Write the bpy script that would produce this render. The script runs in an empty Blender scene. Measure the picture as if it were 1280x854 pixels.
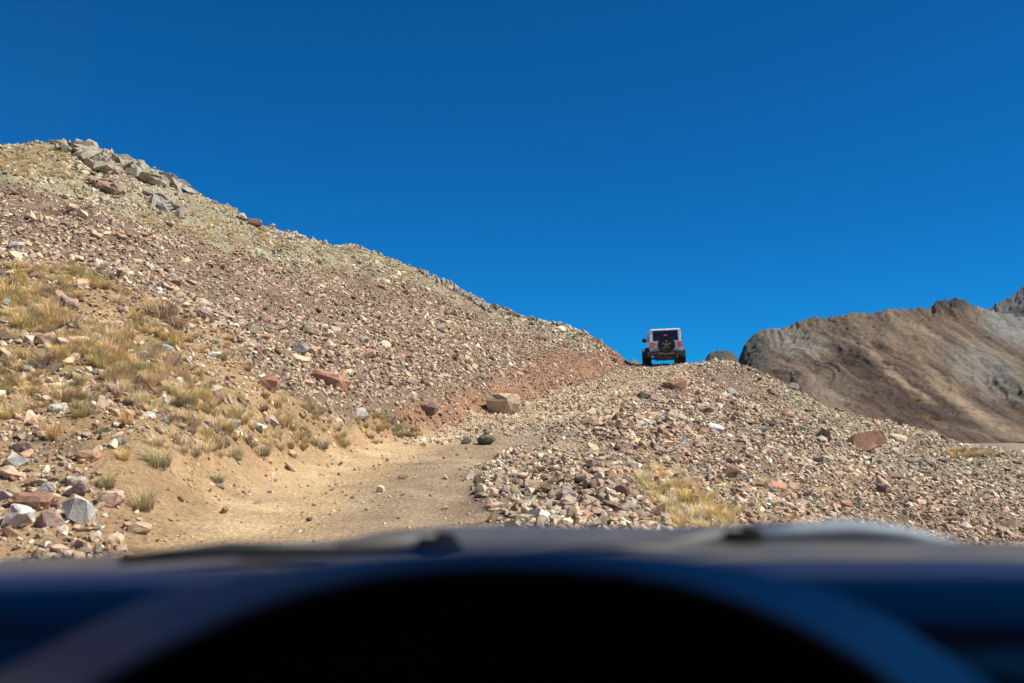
import bpy, bmesh, math, random
import numpy as np
from mathutils import Vector, Matrix, Euler
from mathutils.bvhtree import BVHTree

# ------------------------------------------------------------------ camera, sky, sun, exposure
SC = bpy.context.scene
COL = SC.collection
F = 1280 * 35 / 36.0            # focal length in photo pixels
PITCH = math.radians(5.42)
CAM = Vector((0, 0, 1.6))
cd = bpy.data.cameras.new('camera')
cam = bpy.data.objects.new('camera', cd); COL.objects.link(cam)
cam.location = CAM; cam.rotation_euler = (math.radians(90) + PITCH, 0, 0)
cd.lens = 35; cd.sensor_width = 36; cd.clip_start = 0.02; cd.clip_end = 30000
cd.dof.use_dof = True; cd.dof.focus_distance = 30; cd.dof.aperture_fstop = 2.5
SC.camera = cam

SUN_DIR = Vector((0.62, -0.13, 0.77)).normalized()
sun_el = math.asin(SUN_DIR.z)
sun_az = math.atan2(SUN_DIR.x, SUN_DIR.y)
W = bpy.data.worlds.new('World'); SC.world = W; W.use_nodes = True
nt = W.node_tree; nt.nodes.clear()
sky = nt.nodes.new('ShaderNodeTexSky'); sky.sky_type = 'NISHITA'; sky.sun_disc = False
sky.sun_elevation = sun_el; sky.sun_rotation = sun_az
sky.altitude = 3600; sky.air_density = 1.0; sky.dust_density = 0.0; sky.ozone_density = 3.0
hs = nt.nodes.new('ShaderNodeMix'); hs.data_type = 'RGBA'; hs.blend_type = 'MULTIPLY'; hs.inputs[0].default_value = 1.0
hs.inputs[7].default_value = (0.04, 0.57, 0.98, 1)     # deep polarised high altitude blue
bg = nt.nodes.new('ShaderNodeBackground'); bg.inputs['Strength'].default_value = 0.082
wo = nt.nodes.new('ShaderNodeOutputWorld')
nt.links.new(sky.outputs[0], hs.inputs[6]); nt.links.new(hs.outputs[2], bg.inputs['Color'])
nt.links.new(bg.outputs[0], wo.inputs['Surface'])
sl = bpy.data.lights.new('sun', 'SUN'); sl.energy = 4.8; sl.angle = math.radians(0.53); sl.color = (1.0, 0.95, 0.87)
so = bpy.data.objects.new('sun', sl); COL.objects.link(so)
so.rotation_euler = (-SUN_DIR).to_track_quat('-Z', 'Y').to_euler(); so.location = (30, -10, 60)
SC.view_settings.view_transform = 'Standard'; SC.view_settings.look = 'None'
SC.view_settings.exposure = 0.5; SC.view_settings.gamma = 1.0; SC.view_settings.use_curve_mapping = False

RNG = np.random.default_rng(7)
random.seed(7)

# ------------------------------------------------------------------ numpy noise
_perm = np.random.default_rng(3).permutation(512)
def _grad(ix, iy, s):
    h = _perm[(ix + _perm[(iy + s * 57) & 511]) & 511]
    a = h * (2 * math.pi / 512.0)
    return np.cos(a), np.sin(a)
def perlin(x, y, s=0):
    x = np.asarray(x, float); y = np.asarray(y, float)
    xi = np.floor(x).astype(int); yi = np.floor(y).astype(int)
    xf = x - xi; yf = y - yi
    u = xf * xf * xf * (xf * (xf * 6 - 15) + 10); v = yf * yf * yf * (yf * (yf * 6 - 15) + 10)
    def d(ax, ay):
        gx, gy = _grad(xi + ax, yi + ay, s)
        return gx * (xf - ax) + gy * (yf - ay)
    a = d(0, 0) * (1 - u) + d(1, 0) * u; b = d(0, 1) * (1 - u) + d(1, 1) * u
    return (a * (1 - v) + b * v) * 1.5
def fbm(x, y, o=4, s=0, g=0.5):
    r = 0; a = 1.0; f = 1.0
    for k in range(o):
        r = r + a * perlin(x * f + k * 17.3, y * f - k * 9.1, s + k); a *= g; f *= 2.03
    return r
def ridged(x, y, o=4, s=0):
    r = 0; a = 1.0; f = 1.0
    for k in range(o):
        r = r + a * (1 - 2 * np.abs(perlin(x * f + k * 11.3, y * f - k * 5.7, s + k))); a *= 0.5; f *= 2.1
    return r
def sstep(a, b, x):
    t = np.clip((x - a) / (b - a), 0, 1); return t * t * (3 - 2 * t)

# ------------------------------------------------------------------ photograph geometry helpers
CP, SP = math.cos(PITCH), math.sin(PITCH)
def ray(px, py):
    a = (px - 640) / F; b = (427 - py) / F
    return Vector((a, CP - b * SP, SP + b * CP))
def at(px, py, Y):
    d = ray(px, py); return CAM + d * (Y / d.y)
def project(P):
    x = P[:, 0]; y = P[:, 1]; z = P[:, 2] - CAM.z
    w = y * CP + z * SP; u = -y * SP + z * CP
    w = np.where(w < 0.5, 0.5, w)
    return 640 + F * x / w, 427 - F * u / w, w
def in_poly(px, py, poly):
    inside = np.zeros(px.shape, bool); n = len(poly)
    for i in range(n):
        x0, y0 = poly[i]; x1, y1 = poly[(i + 1) % n]
        c = ((y0 > py) != (y1 > py))
        xx = (x1 - x0) * (py - y0) / ((y1 - y0) if y1 != y0 else 1e-9) + x0
        inside ^= c & (px < xx)
    return inside

# ------------------------------------------------------------------ terrain heights
ROAD = [at(*c) for c in [(440, 700, 8), (452, 640, 10.5), (488, 600, 13.5), (548, 570, 17), (640, 535, 21.5),
                         (720, 503, 28), (782, 478, 36), (828, 460, 46), (836, 456.5, 49)]]
ROAD = [Vector((-1.0, -14, -1.0)), Vector((-0.8, 0, 0.0)), Vector((-1.1, 4, 0.34))] + ROAD + \
       [Vector((9.0, 55, 4.95)), Vector((11, 66, 4.0))]
RD = np.array([tuple(p) for p in ROAD])
seg = []
for i in range(len(RD) - 1):
    for t in np.linspace(0, 1, 12, endpoint=False):
        a = RD[max(i - 1, 0)]; b = RD[i]; c = RD[i + 1]; d = RD[min(i + 2, len(RD) - 1)]
        seg.append(0.5 * ((2 * b) + (-a + c) * t + (2 * a - 5 * b + 4 * c - d) * t * t + (-a + 3 * b - 3 * c + d) * t ** 3))
RS = np.array(seg + [RD[-1]])
def road_info(X, Y):
    """signed lateral distance to the road's centre line (positive to the right) and its height"""
    P = np.stack([X.ravel(), Y.ravel()], 1); best = np.full(len(P), 1e9); sg = np.zeros(len(P)); zz = np.zeros(len(P))
    for i in range(len(RS) - 1):
        a = RS[i, :2]; d = RS[i + 1, :2] - a; L2 = d @ d
        t = np.clip(((P - a) @ d) / L2, 0, 1)
        q = P - (a + t[:, None] * d); dist = np.hypot(q[:, 0], q[:, 1])
        m = dist < best
        best = np.where(m, dist, best)
        cr = d[0] * q[:, 1] - d[1] * q[:, 0]
        sg = np.where(m, np.where(cr > 0, -1, 1), sg)
        zz = np.where(m, RS[i, 2] + t * (RS[i + 1, 2] - RS[i, 2]), zz)
    return (best * sg).reshape(X.shape), zz.reshape(X.shape)

ctrl = []
def add(px, py, Y): ctrl.append(tuple(at(px, py, Y)))
SKYL = [(-160, 219, 33), (-60, 213, 36), (0, 210, 38.5), (90, 209, 41), (130, 211, 41.5), (200, 239, 43.5), (240, 272, 44.5), (345, 311, 47),
        (380, 313, 48), (450, 315, 50), (500, 338, 50), (560, 361, 50), (615, 390, 50), (680, 407, 50), (740, 423, 49), (775, 443, 48.5), (798, 460, 48)]
LEFT = [(-160, 690, 7.6), (0, 690, 8), (200, 690, 8), (345, 630, 10.6), (450, 580, 15), (560, 547, 19), (615, 531, 22), (680, 507, 27), (740, 487, 33.5), (775, 473, 39), (798, 462.5, 45)]
for (px, py, Y) in SKYL:
    pb = np.interp(px, [l[0] for l in LEFT], [l[1] for l in LEFT]); Yb = np.interp(px, [l[0] for l in LEFT], [l[2] for l in LEFT])
    for t in (0.0, 0.18, 0.36, 0.55, 0.75, 0.9, 1.0):
        if t < 1 and px > 780: continue
        bulge = 0.0
        q = t ** 1.0
        add(px, pb + (py - pb) * t, 1.0 / (1 / Yb + (1 / Y - 1 / Yb) * q))
    p = at(px, py, Y)
    dirx, diry = -0.25, 1.0
    for k, dz in ((4, 1.4), (10, 4.6), (22, 9.5)):
        ctrl.append((p.x + dirx * k, p.y + diry * k, max(p.z - dz, 0.5)))
for c in [(850, 690, 9.5), (850, 600, 15), (850, 540, 22), (850, 490, 34), (862, 456, 47.5), (905, 451, 46), (935, 459, 46.5), (965, 476, 47), (1000, 497, 47.5),
          (1000, 690, 11.5), (1000, 600, 20), (1000, 540, 30), (1050, 516, 49), (1100, 690, 13.5), (1100, 600, 26), (1100, 555, 40), (1100, 526, 52), (1140, 541, 56),
          (1180, 690, 15.5), (1180, 620, 26), (1180, 577, 45), (1180, 559, 62), (1280, 690, 18), (1280, 622, 32), (1280, 591, 52), (1280, 576, 85),
          (1400, 690, 19), (1400, 606, 42), (1400, 576, 90), (1190, 562, 95), (1500, 570, 110), (760, 690, 8.6), (760, 600, 13.5)]:
    add(*c)
for (px, py, Y) in [(862, 456, 47.5), (905, 451, 46), (935, 459, 46.5), (965, 476, 47), (1000, 497, 47.5), (1050, 516, 49), (1100, 526, 52), (1140, 541, 56), (1180, 558, 62)]:
    p = at(px, py, Y)
    for k, dz in ((5, 0.9), (14, 3.0), (26, 4.6)):
        ctrl.append((p.x + 0.2 * k, p.y + k, max(p.z - dz, -1.0)))
for r in RD[3:]:
    ctrl.append(tuple(r))
for c in [(-1, 0, 0), (-1, -14, -1), (6, 0, -0.3), (10, -12, -1.2), (16, 4, -0.9), (-5, 0, .9), (-9, -8, 2.0), (-14, 4, 4.5), (-26, 10, 10), (-34, 28, 14),
          (-40, 50, 8), (-48, 75, 1), (-10, 85, -1), (20, 90, -1), (50, 60, -0.5), (60, 30, -1.2), (50, 0, -2), (40, -12, -3)]:
    ctrl.append(c)
Cn = np.array(ctrl)
def U(r2): return np.where(r2 > 1e-12, r2 * np.log(r2 + 1e-12), 0)
n = len(Cn); SX = 30.0
cx = Cn[:, 0] / SX; cy = Cn[:, 1] / SX
K = U((cx[:, None] - cx[None]) ** 2 + (cy[:, None] - cy[None]) ** 2) + 2e-4 * np.eye(n)
Pm = np.stack([np.ones(n), cx, cy], 1)
A = np.block([[K, Pm], [Pm.T, np.zeros((3, 3))]])
sol = np.linalg.solve(A, np.concatenate([Cn[:, 2], np.zeros(3)]))
def base_height(X, Y):
    x = X.ravel() / SX; y = Y.ravel() / SX
    z = sol[n] + sol[n + 1] * x + sol[n + 2] * y
    for i in range(n):
        z = z + sol[i] * U((x - cx[i]) ** 2 + (y - cy[i]) ** 2)
    return z.reshape(X.shape)

def plain(X, Y):
    R = np.hypot(X, Y)
    return -1.1 + 0.0 * X + 0.5 * fbm(X / 60, Y / 60, 3, 40) - 2.0 * sstep(90, 700, R)

def axis_lines(lo, hi, step, grow, far_lo, far_hi):
    a = list(np.arange(lo, hi, step)); s = step; v = a[-1]
    while v < far_hi:
        s *= grow; v += s; a.append(v)
    s = step; v = a[0]; b = []
    while v > far_lo:
        s *= grow; v -= s; b.append(v)
    return np.array(b[::-1] + a)
xs = axis_lines(-12, 12, 0.17, 1.032, -9000, 9000)
ys = axis_lines(5, 32, 0.19, 1.028, -9000, 12000)
GX, GY = np.meshgrid(xs, ys)
near = sstep(105, 70, np.hypot(GX - 0, (GY - 30) * 1.0)) 
TX = np.clip(GX, -75, 90); TY = np.clip(GY, -30, 125)
ZB = base_height(TX, TY)
LAT, RZ = road_info(TX, TY)
ZB = np.clip(ZB, -4, 22)
# rough ground: lumps off the road, crags towards the ridge
gpx, gpy, gw = project(np.stack([GX.ravel(), GY.ravel(), ZB.ravel()], 1))
gpx = gpx.reshape(GX.shape); gpy = gpy.reshape(GX.shape)
crest = sstep(12, 30, GY) * sstep(3.0, 8.0, ZB)
rough = (0.05 + 0.20 * sstep(2.0, 7.0, np.abs(LAT)) * np.where(LAT < 0, sstep(9, 20, GY) * .7 + .3, 1))
ZB = ZB + rough * fbm(GX / 2.6, GY / 2.6, 5, 5) * 0.55 + 0.05 * fbm(GX / 0.5, GY / 0.5, 3, 9) * sstep(1.2, 2.6, np.abs(LAT))
ZB = ZB + crest * 0.28 * (ridged(GX / 4.0, GY / 4.0, 4, 21) - 1.05) * sstep(3.5, 9, -LAT)
rw = sstep(2.3, 1.25, np.abs(LAT + 0.1)) * sstep(60, 52, GY)
rut = -0.05 * np.exp(-((np.abs(LAT) - 0.85) / 0.28) ** 2) * sstep(30, 18, GY)
ZROAD = RZ + rut + 0.03 * fbm(GX / 0.9, GY / 0.9, 4, 13) + 0.035 * fbm(GX / 3.5, GY / 3.5, 2, 15)
ZB = ZB * (1 - rw) + ZROAD * rw
# low berm of rubble just right of the road
ZB = ZB + 0.22 * np.exp(-((LAT - 2.6) / 0.7) ** 2) * sstep(8, 13, GY) * sstep(46, 36, GY)
ZF = ZB * near + plain(GX, GY) * (1 - near)

def grid_h(x, y):
    i = np.clip(np.searchsorted(xs, x) - 1, 0, len(xs) - 2); j = np.clip(np.searchsorted(ys, y) - 1, 0, len(ys) - 2)
    u = (x - xs[i]) / (xs[i + 1] - xs[i]); v = (y - ys[j]) / (ys[j + 1] - ys[j])
    return (ZF[j, i] * (1 - u) * (1 - v) + ZF[j, i + 1] * u * (1 - v) + ZF[j + 1, i] * (1 - u) * v + ZF[j + 1, i + 1] * u * v)
def grid_f(G, x, y):
    i = np.clip(np.searchsorted(xs, x) - 1, 0, len(xs) - 2); j = np.clip(np.searchsorted(ys, y) - 1, 0, len(ys) - 2)
    return G[j, i]
def grid_n(x, y, e=0.25):
    dx = (grid_h(x + e, y) - grid_h(x - e, y)) / (2 * e); dy = (grid_h(x, y + e) - grid_h(x, y - e)) / (2 * e)
    nn = np.stack([-dx, -dy, np.ones_like(dx)], 1)
    return nn / np.linalg.norm(nn, axis=1)[:, None]

# ------------------------------------------------------------------ regions of the slopes
POLY_GRASS = [(-900, 200), (0, 318), (110, 330), (190, 372), (250, 400), (320, 470), (380, 500), (430, 540), (400, 566), (260, 580), (180, 560), (100, 545), (0, 540), (-900, 600)]
POLY_DIRT = [(105, 552), (250, 566), (400, 545), (430, 520), (500, 528), (585, 548), (430, 600), (330, 660), (200, 720), (140, 700), (165, 650), (130, 600)]
POLY_ROCKY = [(-600, 550), (0, 548), (70, 556), (125, 580), (165, 650), (150, 685), (-600, 800)]
POLY_RED = [(470, 545), (500, 520), (560, 500), (615, 484), (650, 456), (690, 440), (740, 431), (775, 430), (805, 452), (830, 466), (740, 500), (690, 522), (600, 545), (520, 548)]
POLY_LICHEN = [(-900, 60), (140, 150), (360, 262), (620, 360), (770, 415), (790, 440), (700, 428), (560, 372), (450, 335), (345, 330), (230, 292), (120, 262), (0, 232), (-900, 250)]
POLY_YELLOW = [(180, 262), (240, 258), (330, 290), (360, 318), (300, 312), (220, 290)]
POLY_GREEN = [(955, 462), (1010, 490), (1100, 525), (1180, 545), (1300, 560), (1300, 640), (1200, 600), (1100, 590), (1020, 545), (980, 500)]
POLY_TAWNY = [(785, 570), (830, 565), (880, 600), (940, 630), (990, 650), (960, 690), (830, 690), (800, 640)]
POLY_PALE = [(540, 560), (600, 540), (690, 520), (745, 497), (800, 466), (850, 460), (800, 500), (745, 540), (735, 600), (700, 660), (640, 640)]
REG = ['scree', 'grass', 'dirt', 'rocky', 'red', 'lichen', 'green', 'tawny', 'pale', 'road', 'right', 'ramp']
def regions(X, Y, Z, lat):
    P = np.stack([X, Y, Z], 1); px, py, w = project(P)
    jx = 26 * fbm(X / 1.2, Y / 1.2, 3, 61); jy = 20 * fbm(X / 1.2 + 50, Y / 1.2, 3, 62)
    sc = np.clip(Y / 25, 0.35, 1.0)
    px = px + jx * 1.0; py = py + jy * sc
    r = np.zeros(len(X), int)
    left = lat < 0
    for k, poly in ((5, POLY_LICHEN), (1, POLY_GRASS), (2, POLY_DIRT), (3, POLY_ROCKY), (4, POLY_RED)):
        r = np.where(left & in_poly(px, py, poly), k, r)
    r = np.where(~left, 10, r)
    for k, poly in ((6, POLY_GREEN), (7, POLY_TAWNY), (8, POLY_PALE)):
        r = np.where(~left & in_poly(px, py, poly), k, r)
    rd = np.abs(lat + 0.22 * perlin(X / 0.8, Y / 0.8, 70)) < np.where(lat > 0, np.interp(Y, [8, 11, 16, 24], [1.5, 1.15, .95, 1.4]), 1.55)
    r = np.where(rd & (Y < 19.5 + 1.5 * perlin(X, Y, 71)), 9, r)
    r = np.where(rd & (Y >= 19.5 + 1.5 * perlin(X, Y, 71)), 11, r)
    return r

SOIL = {'scree': (.235, .168, .118), 'grass': (.40, .27, .145), 'dirt': (.43, .29, .16), 'rocky': (.41, .28, .16), 'red': (.31, .175, .105), 'lichen': (.33, .29, .19),  # scree soil darkened to paint in the shade between stones
        'green': (.30, .25, .17), 'tawny': (.40, .29, .17), 'pale': (.43, .33, .22), 'road': (.50, .36, .205), 'right': (.25, .18, .128), 'ramp': (.50, .385, .25)}
reg = regions(GX.ravel(), GY.ravel(), ZF.ravel(), LAT.ravel())
soil = np.array([SOIL[k] for k in REG])[reg]
lat1 = LAT.ravel()
isroad = (np.abs(lat1) < 2.0) & (GY.ravel() < 22)
# pale wheel tracks and the greyer stony middle of the road
trk = np.exp(-((lat1 + 0.95) / 0.5) ** 2) * 1.25 + 0.75 * np.exp(-((lat1 - 1.0) / 0.3) ** 2) * sstep(9.0, 7.5, GY.ravel())
nz = fbm(GX.ravel() / 0.7, GY.ravel() / 0.7, 4, 33)
mid = sstep(-0.45, 0.1, lat1 + 0.15 * nz) * sstep(1.9, 1.2, lat1)
soil = np.where(isroad[:, None], soil * (1 - 0.22 * mid[:, None]) * (1 + 0.26 * np.clip(trk, 0, 1)[:, None]) + 0.03 * mid[:, None] * np.array([0, .3, 1.0]), soil)
soil = soil * (1 + 0.16 * nz[:, None])
far = sstep(100, 140, np.hypot(GX, GY)).ravel()[:, None]
fg = fbm(GX.ravel() / 14, GY.ravel() / 22, 5, 44)[:, None]
farc = np.where(fg > 0.12, np.array([.34, .25, .11]), np.array([.26, .235, .20])) * (1 + .35 * fbm(GX.ravel() / 5, GY.ravel() / 9, 4, 45)[:, None])
soil = np.clip(soil * (1 - far) + farc * far, 0.01, 0.9)

# ------------------------------------------------------------------ materials
def new_mat(name):
    m = bpy.data.materials.new(name); m.use_nodes = True; t = m.node_tree
    b = t.nodes['Principled BSDF']; b.inputs['Specular IOR Level'].default_value = 0.3
    return m, t, b
def N(t, typ, **kw):
    nd = t.nodes.new(typ)
    for k, v in kw.items(): setattr(nd, k, v)
    return nd
def mulcol(t, a, b, fac=1.0, mode='MULTIPLY'):
    m = N(t, 'ShaderNodeMix', data_type='RGBA', blend_type=mode); m.inputs[0].default_value = fac
    t.links.new(a, m.inputs[6]); t.links.new(b, m.inputs[7]); return m.outputs[2]
def ramp(t, src, stops):
    r = N(t, 'ShaderNodeValToRGB'); e = r.color_ramp.elements
    while len(e) < len(stops): e.new(0.5)
    for k, (p, c) in enumerate(stops):
        e[k].position = p; e[k].color = (*c, 1) if len(c) == 3 else c
    t.links.new(src, r.inputs[0]); return r.outputs[0]
def noise(t, vec, scale, detail=4, rough=0.55):
    nd = N(t, 'ShaderNodeTexNoise'); nd.inputs['Scale'].default_value = scale; nd.inputs['Detail'].default_value = detail
    nd.inputs['Roughness'].default_value = rough
    t.links.new(vec, nd.inputs['Vector']); return nd.outputs['Fac']
def bump(t, b, h, strength, dist):
    bp = N(t, 'ShaderNodeBump'); bp.inputs['Strength'].default_value = strength; bp.inputs['Distance'].default_value = dist
    t.links.new(h, bp.inputs['Height']); t.links.new(bp.outputs[0], b.inputs['Normal'])
def G1(v): return (v, v, v)

def ground_material():
    m, t, b = new_mat('soil')
    at_ = N(t, 'ShaderNodeAttribute', attribute_name='soil'); geo = N(t, 'ShaderNodeNewGeometry')
    P = geo.outputs['Position']
    c = at_.outputs['Color']
    c = mulcol(t, c, ramp(t, noise(t, P, 1.3, 6, 0.65), [(0.3, (0.80, 0.78, 0.76)), (0.7, (1.18, 1.17, 1.14))]))
    c = mulcol(t, c, ramp(t, noise(t, P, 16, 5, 0.7), [(0.32, (0.66, 0.63, 0.60)), (0.5, (1, 1, 1)), (0.72, (1.3, 1.28, 1.25))]))
    v = N(t, 'ShaderNodeTexVoronoi'); v.inputs['Scale'].default_value = 22; t.links.new(P, v.inputs['Vector'])
    v2 = ramp(t, v.outputs['Distance'], [(0.15, (1.12, 1.1, 1.08)), (0.5, (0.92, 0.91, 0.90))])
    c = mulcol(t, c, v2, 0.8)
    t.links.new(c, b.inputs['Base Color']); b.inputs['Roughness'].default_value = 0.95
    b.inputs['Specular IOR Level'].default_value = 0.1
    mth = N(t, 'ShaderNodeMath', operation='ADD'); t.links.new(noise(t, P, 9, 8, 0.75), mth.inputs[0])
    inv = N(t, 'ShaderNodeMath', operation='MULTIPLY'); t.links.new(v.outputs['Distance'], inv.inputs[0]); inv.inputs[1].default_value = -0.35
    t.links.new(inv.outputs[0], mth.inputs[1])
    bump(t, b, mth.outputs[0], 0.75, 0.08)
    return m
def rock_material():
    m, t, b = new_mat('rock')
    at_ = N(t, 'ShaderNodeAttribute', attribute_name='rc', attribute_type='INSTANCER'); geo = N(t, 'ShaderNodeNewGeometry')
    P = geo.outputs['Position']
    c = mulcol(t, at_.outputs['Color'], ramp(t, noise(t, P, 14, 6, 0.7), [(0.3, (0.72, 0.70, 0.68)), (0.5, (1, 1, 1)), (0.72, (1.22, 1.20, 1.17))]))
    c = mulcol(t, c, ramp(t, noise(t, P, 3.5, 4, 0.6), [(0.35, (0.80, 0.84, 0.88)), (0.65, (1.16, 1.10, 1.06))]))
    c = mulcol(t, c, ramp(t, noise(t, P, 70, 3, 0.6), [(0.3, (0.82, 0.82, 0.82)), (0.7, (1.12, 1.12, 1.12))]))
    lich = ramp(t, noise(t, P, 5.5, 5, 0.75), [(0.58, (0, 0, 0)), (0.66, (1, 1, 1))])
    mx = N(t, 'ShaderNodeMix', data_type='RGBA'); t.links.new(lich, mx.inputs[0]); t.links.new(c, mx.inputs[6]); 
    tint = mulcol(t, c, ramp(t, noise(t, P, 2, 2), [(0.4, (1.15, 0.93, 0.82)), (0.6, (0.95, 1.06, 0.90))]))
    t.links.new(tint, mx.inputs[7])
    t.links.new(mx.outputs[2], b.inputs['Base Color']); b.inputs['Roughness'].default_value = 0.86
    b.inputs['Specular IOR Level'].default_value = 0.2
    bump(t, b, noise(t, P, 26, 7, 0.7), 0.5, 0.03)
    return m
def leaf_material():
    m, t, b = new_mat('dry_grass')
    at_ = N(t, 'ShaderNodeAttribute', attribute_name='rc', attribute_type='INSTANCER')
    hh = N(t, 'ShaderNodeAttribute', attribute_name='tip')
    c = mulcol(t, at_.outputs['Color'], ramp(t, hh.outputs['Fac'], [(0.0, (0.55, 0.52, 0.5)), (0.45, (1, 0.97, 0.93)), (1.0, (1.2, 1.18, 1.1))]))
    t.links.new(c, b.inputs['Base Color']); b.inputs['Roughness'].default_value = 0.7
    tr = N(t, 'ShaderNodeBsdfTranslucent'); t.links.new(c, tr.inputs['Color'])
    mx = N(t, 'ShaderNodeMixShader'); mx.inputs[0].default_value = 0.3
    o = t.nodes['Material Output']; t.links.new(b.outputs[0], mx.inputs[1]); t.links.new(tr.outputs[0], mx.inputs[2]); t.links.new(mx.outputs[0], o.inputs['Surface'])
    return m
def plain_mat(name, col, rough=0.5, metal=0.0, spec=0.5, coat=0.0, emit=None, estr=0.0, dirt=None, dscale=6, bstr=0.0):
    m, t, b = new_mat(name)
    tc = N(t, 'ShaderNodeTexCoord'); P = tc.outputs['Object']
    base = N(t, 'ShaderNodeRGB'); base.outputs[0].default_value = (*col, 1)
    nz_ = noise(t, P, dscale, 5, 0.65)
    if dirt:
        mx = N(t, 'ShaderNodeMix', data_type='RGBA'); t.links.new(ramp(t, nz_, [(0.42, (0, 0, 0)), (0.75, (0.75, 0.75, 0.75))]), mx.inputs[0])
        t.links.new(base.outputs[0], mx.inputs[6]); mx.inputs[7].default_value = (*dirt, 1); c = mx.outputs[2]
    else:
        c = mulcol(t, base.outputs[0], ramp(t, nz_, [(0.3, G1(0.88)), (0.7, G1(1.1))]))
    t.links.new(c, b.inputs['Base Color'])
    b.inputs['Roughness'].default_value = rough; b.inputs['Metallic'].default_value = metal; b.inputs['Specular IOR Level'].default_value = spec
    b.inputs['Coat Weight'].default_value = coat
    if emit:
        b.inputs['Emission Color'].default_value = (*emit, 1); b.inputs['Emission Strength'].default_value = estr
    if bstr: bump(t, b, noise(t, P, dscale * 12, 3), bstr, 0.01)
    return m
M_SOIL = ground_material(); M_ROCK = rock_material(); M_LEAF = leaf_material()

# ------------------------------------------------------------------ linking helpers
def mesh_np(name, V, Fc, mat, smooth=False):
    me = bpy.data.meshes.new(name)
    me.vertices.add(len(V)); me.vertices.foreach_set('co', np.asarray(V, np.float32).ravel())
    Fc = np.asarray(Fc, np.int32); k = Fc.shape[1]
    me.loops.add(Fc.size); me.loops.foreach_set('vertex_index', Fc.ravel())
    me.polygons.add(len(Fc)); me.polygons.foreach_set('loop_start', np.arange(0, Fc.size, k, dtype=np.int32))
    me.update(calc_edges=True)
    me.polygons.foreach_set('use_smooth', np.full(len(Fc), smooth))
    if mat: me.materials.append(mat)
    return me
def link(name, me, parent=None):
    o = bpy.data.objects.new(name, me); COL.objects.link(o)
    if parent: o.parent = parent
    return o
def tag(o, label=None, cat=None, group=None, kind=None):
    if label: o['label'] = label
    if cat: o['category'] = cat
    if group: o['group'] = group
    if kind: o['kind'] = kind
    return o
def grid_faces(nj, ni):
    a = (np.arange(nj - 1)[:, None] * ni + np.arange(ni - 1)[None]).ravel()
    return np.stack([a, a + 1, a + ni + 1, a + ni], 1)

# ------------------------------------------------------------------ ground
gm = mesh_np('ground', np.stack([GX.ravel(), GY.ravel(), ZF.ravel()], 1), grid_faces(*GX.shape), M_SOIL, True)
ca = gm.color_attributes.new('soil', 'FLOAT_COLOR', 'POINT')
ca.data.foreach_set('color', np.concatenate([soil, np.ones((len(soil), 1))], 1).astype(np.float32).ravel())
ground = tag(link('ground', gm), kind='structure', label='rocky mountainside ground carrying the ochre dirt track and scree slopes')
print('ground verts', len(gm.vertices), 'controls', n)
jm = (ys > 2) & (ys < 130); im = (xs > -80) & (xs < 95)
sub = np.ix_(jm, im); SVx = np.stack([GX[sub].ravel(), GY[sub].ravel(), ZF[sub].ravel()], 1)
bvh = BVHTree.FromPolygons([tuple(v) for v in SVx], [tuple(f) for f in grid_faces(jm.sum(), im.sum()).tolist()])
def ground_at(px, py):
    d = ray(px, py).normalized(); h = bvh.ray_cast(CAM, d, 200)
    return h[0], h[1], h[3]
def visible(P, up=1.0, margin=0.6):
    q = Vector(P) + Vector((0, 0, up)); d = q - CAM; L = d.length
    h = bvh.ray_cast(CAM, d / L, L - margin)
    return h[0] is None

# ------------------------------------------------------------------ rocks
PAL = {'pink': (.48, .33, .235), 'rust': (.34, .19, .12), 'grey': (.34, .295, .245), 'white': (.60, .55, .46), 'green': (.40, .385, .26), 'dark': (.14, .11, .09),
       'blue': (.33, .40, .39), 'tan': (.50, .37, .24), 'mauve': (.32, .22, .175), 'straw': (.52, .44, .29)}
PN = list(PAL); PA = np.array([PAL[k] for k in PN])
MIX = {  # weights in the order of PN
 'scree': (6, 2, 3.4, 1.0, 1.6, .6, .15, 4, 2.4, 1.2), 'grass': (2.5, 1.5, 1.5, 1.2, .5, .4, .9, 4, 1.5, 1), 'dirt': (1, .6, 1, .5, .2, .3, .3, 6, .6, 1),
 'rocky': (4, 2.5, 2, 2.2, .4, .4, .6, 5, 2, 1), 'red': (3.5, 6, 1, .5, .3, .6, .2, 2, 3, .3), 'lichen': (1.6, .6, 3, 1.6, 5, .9, .7, 2, 1, 2.2),
 'green': (2, 1, 3, 1.4, 5, 1, .6, 2, 1.4, 1.6), 'tawny': (3, 1, 1.5, 1, .8, .4, .5, 4, 1.5, 1.5), 'pale': (3.5, .8, 2.4, 2, 1.4, .5, .5, 4, 1, 2.2),
 'ramp': (2, .3, 1.6, 1.6, .8, .3, .2, 6, .6, 4),
 'road': (1, .4, 1.5, .8, .3, .5, .3, 5, .5, 1.4), 'right': (6, 2, 3, 2.4, 1.6, .8, .3, 4, 2.4, 1)}
MIXA = np.array([MIX[k] for k in REG], float); MIXA /= MIXA.sum(1)[:, None]; MIXC = MIXA.cumsum(1)
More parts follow.
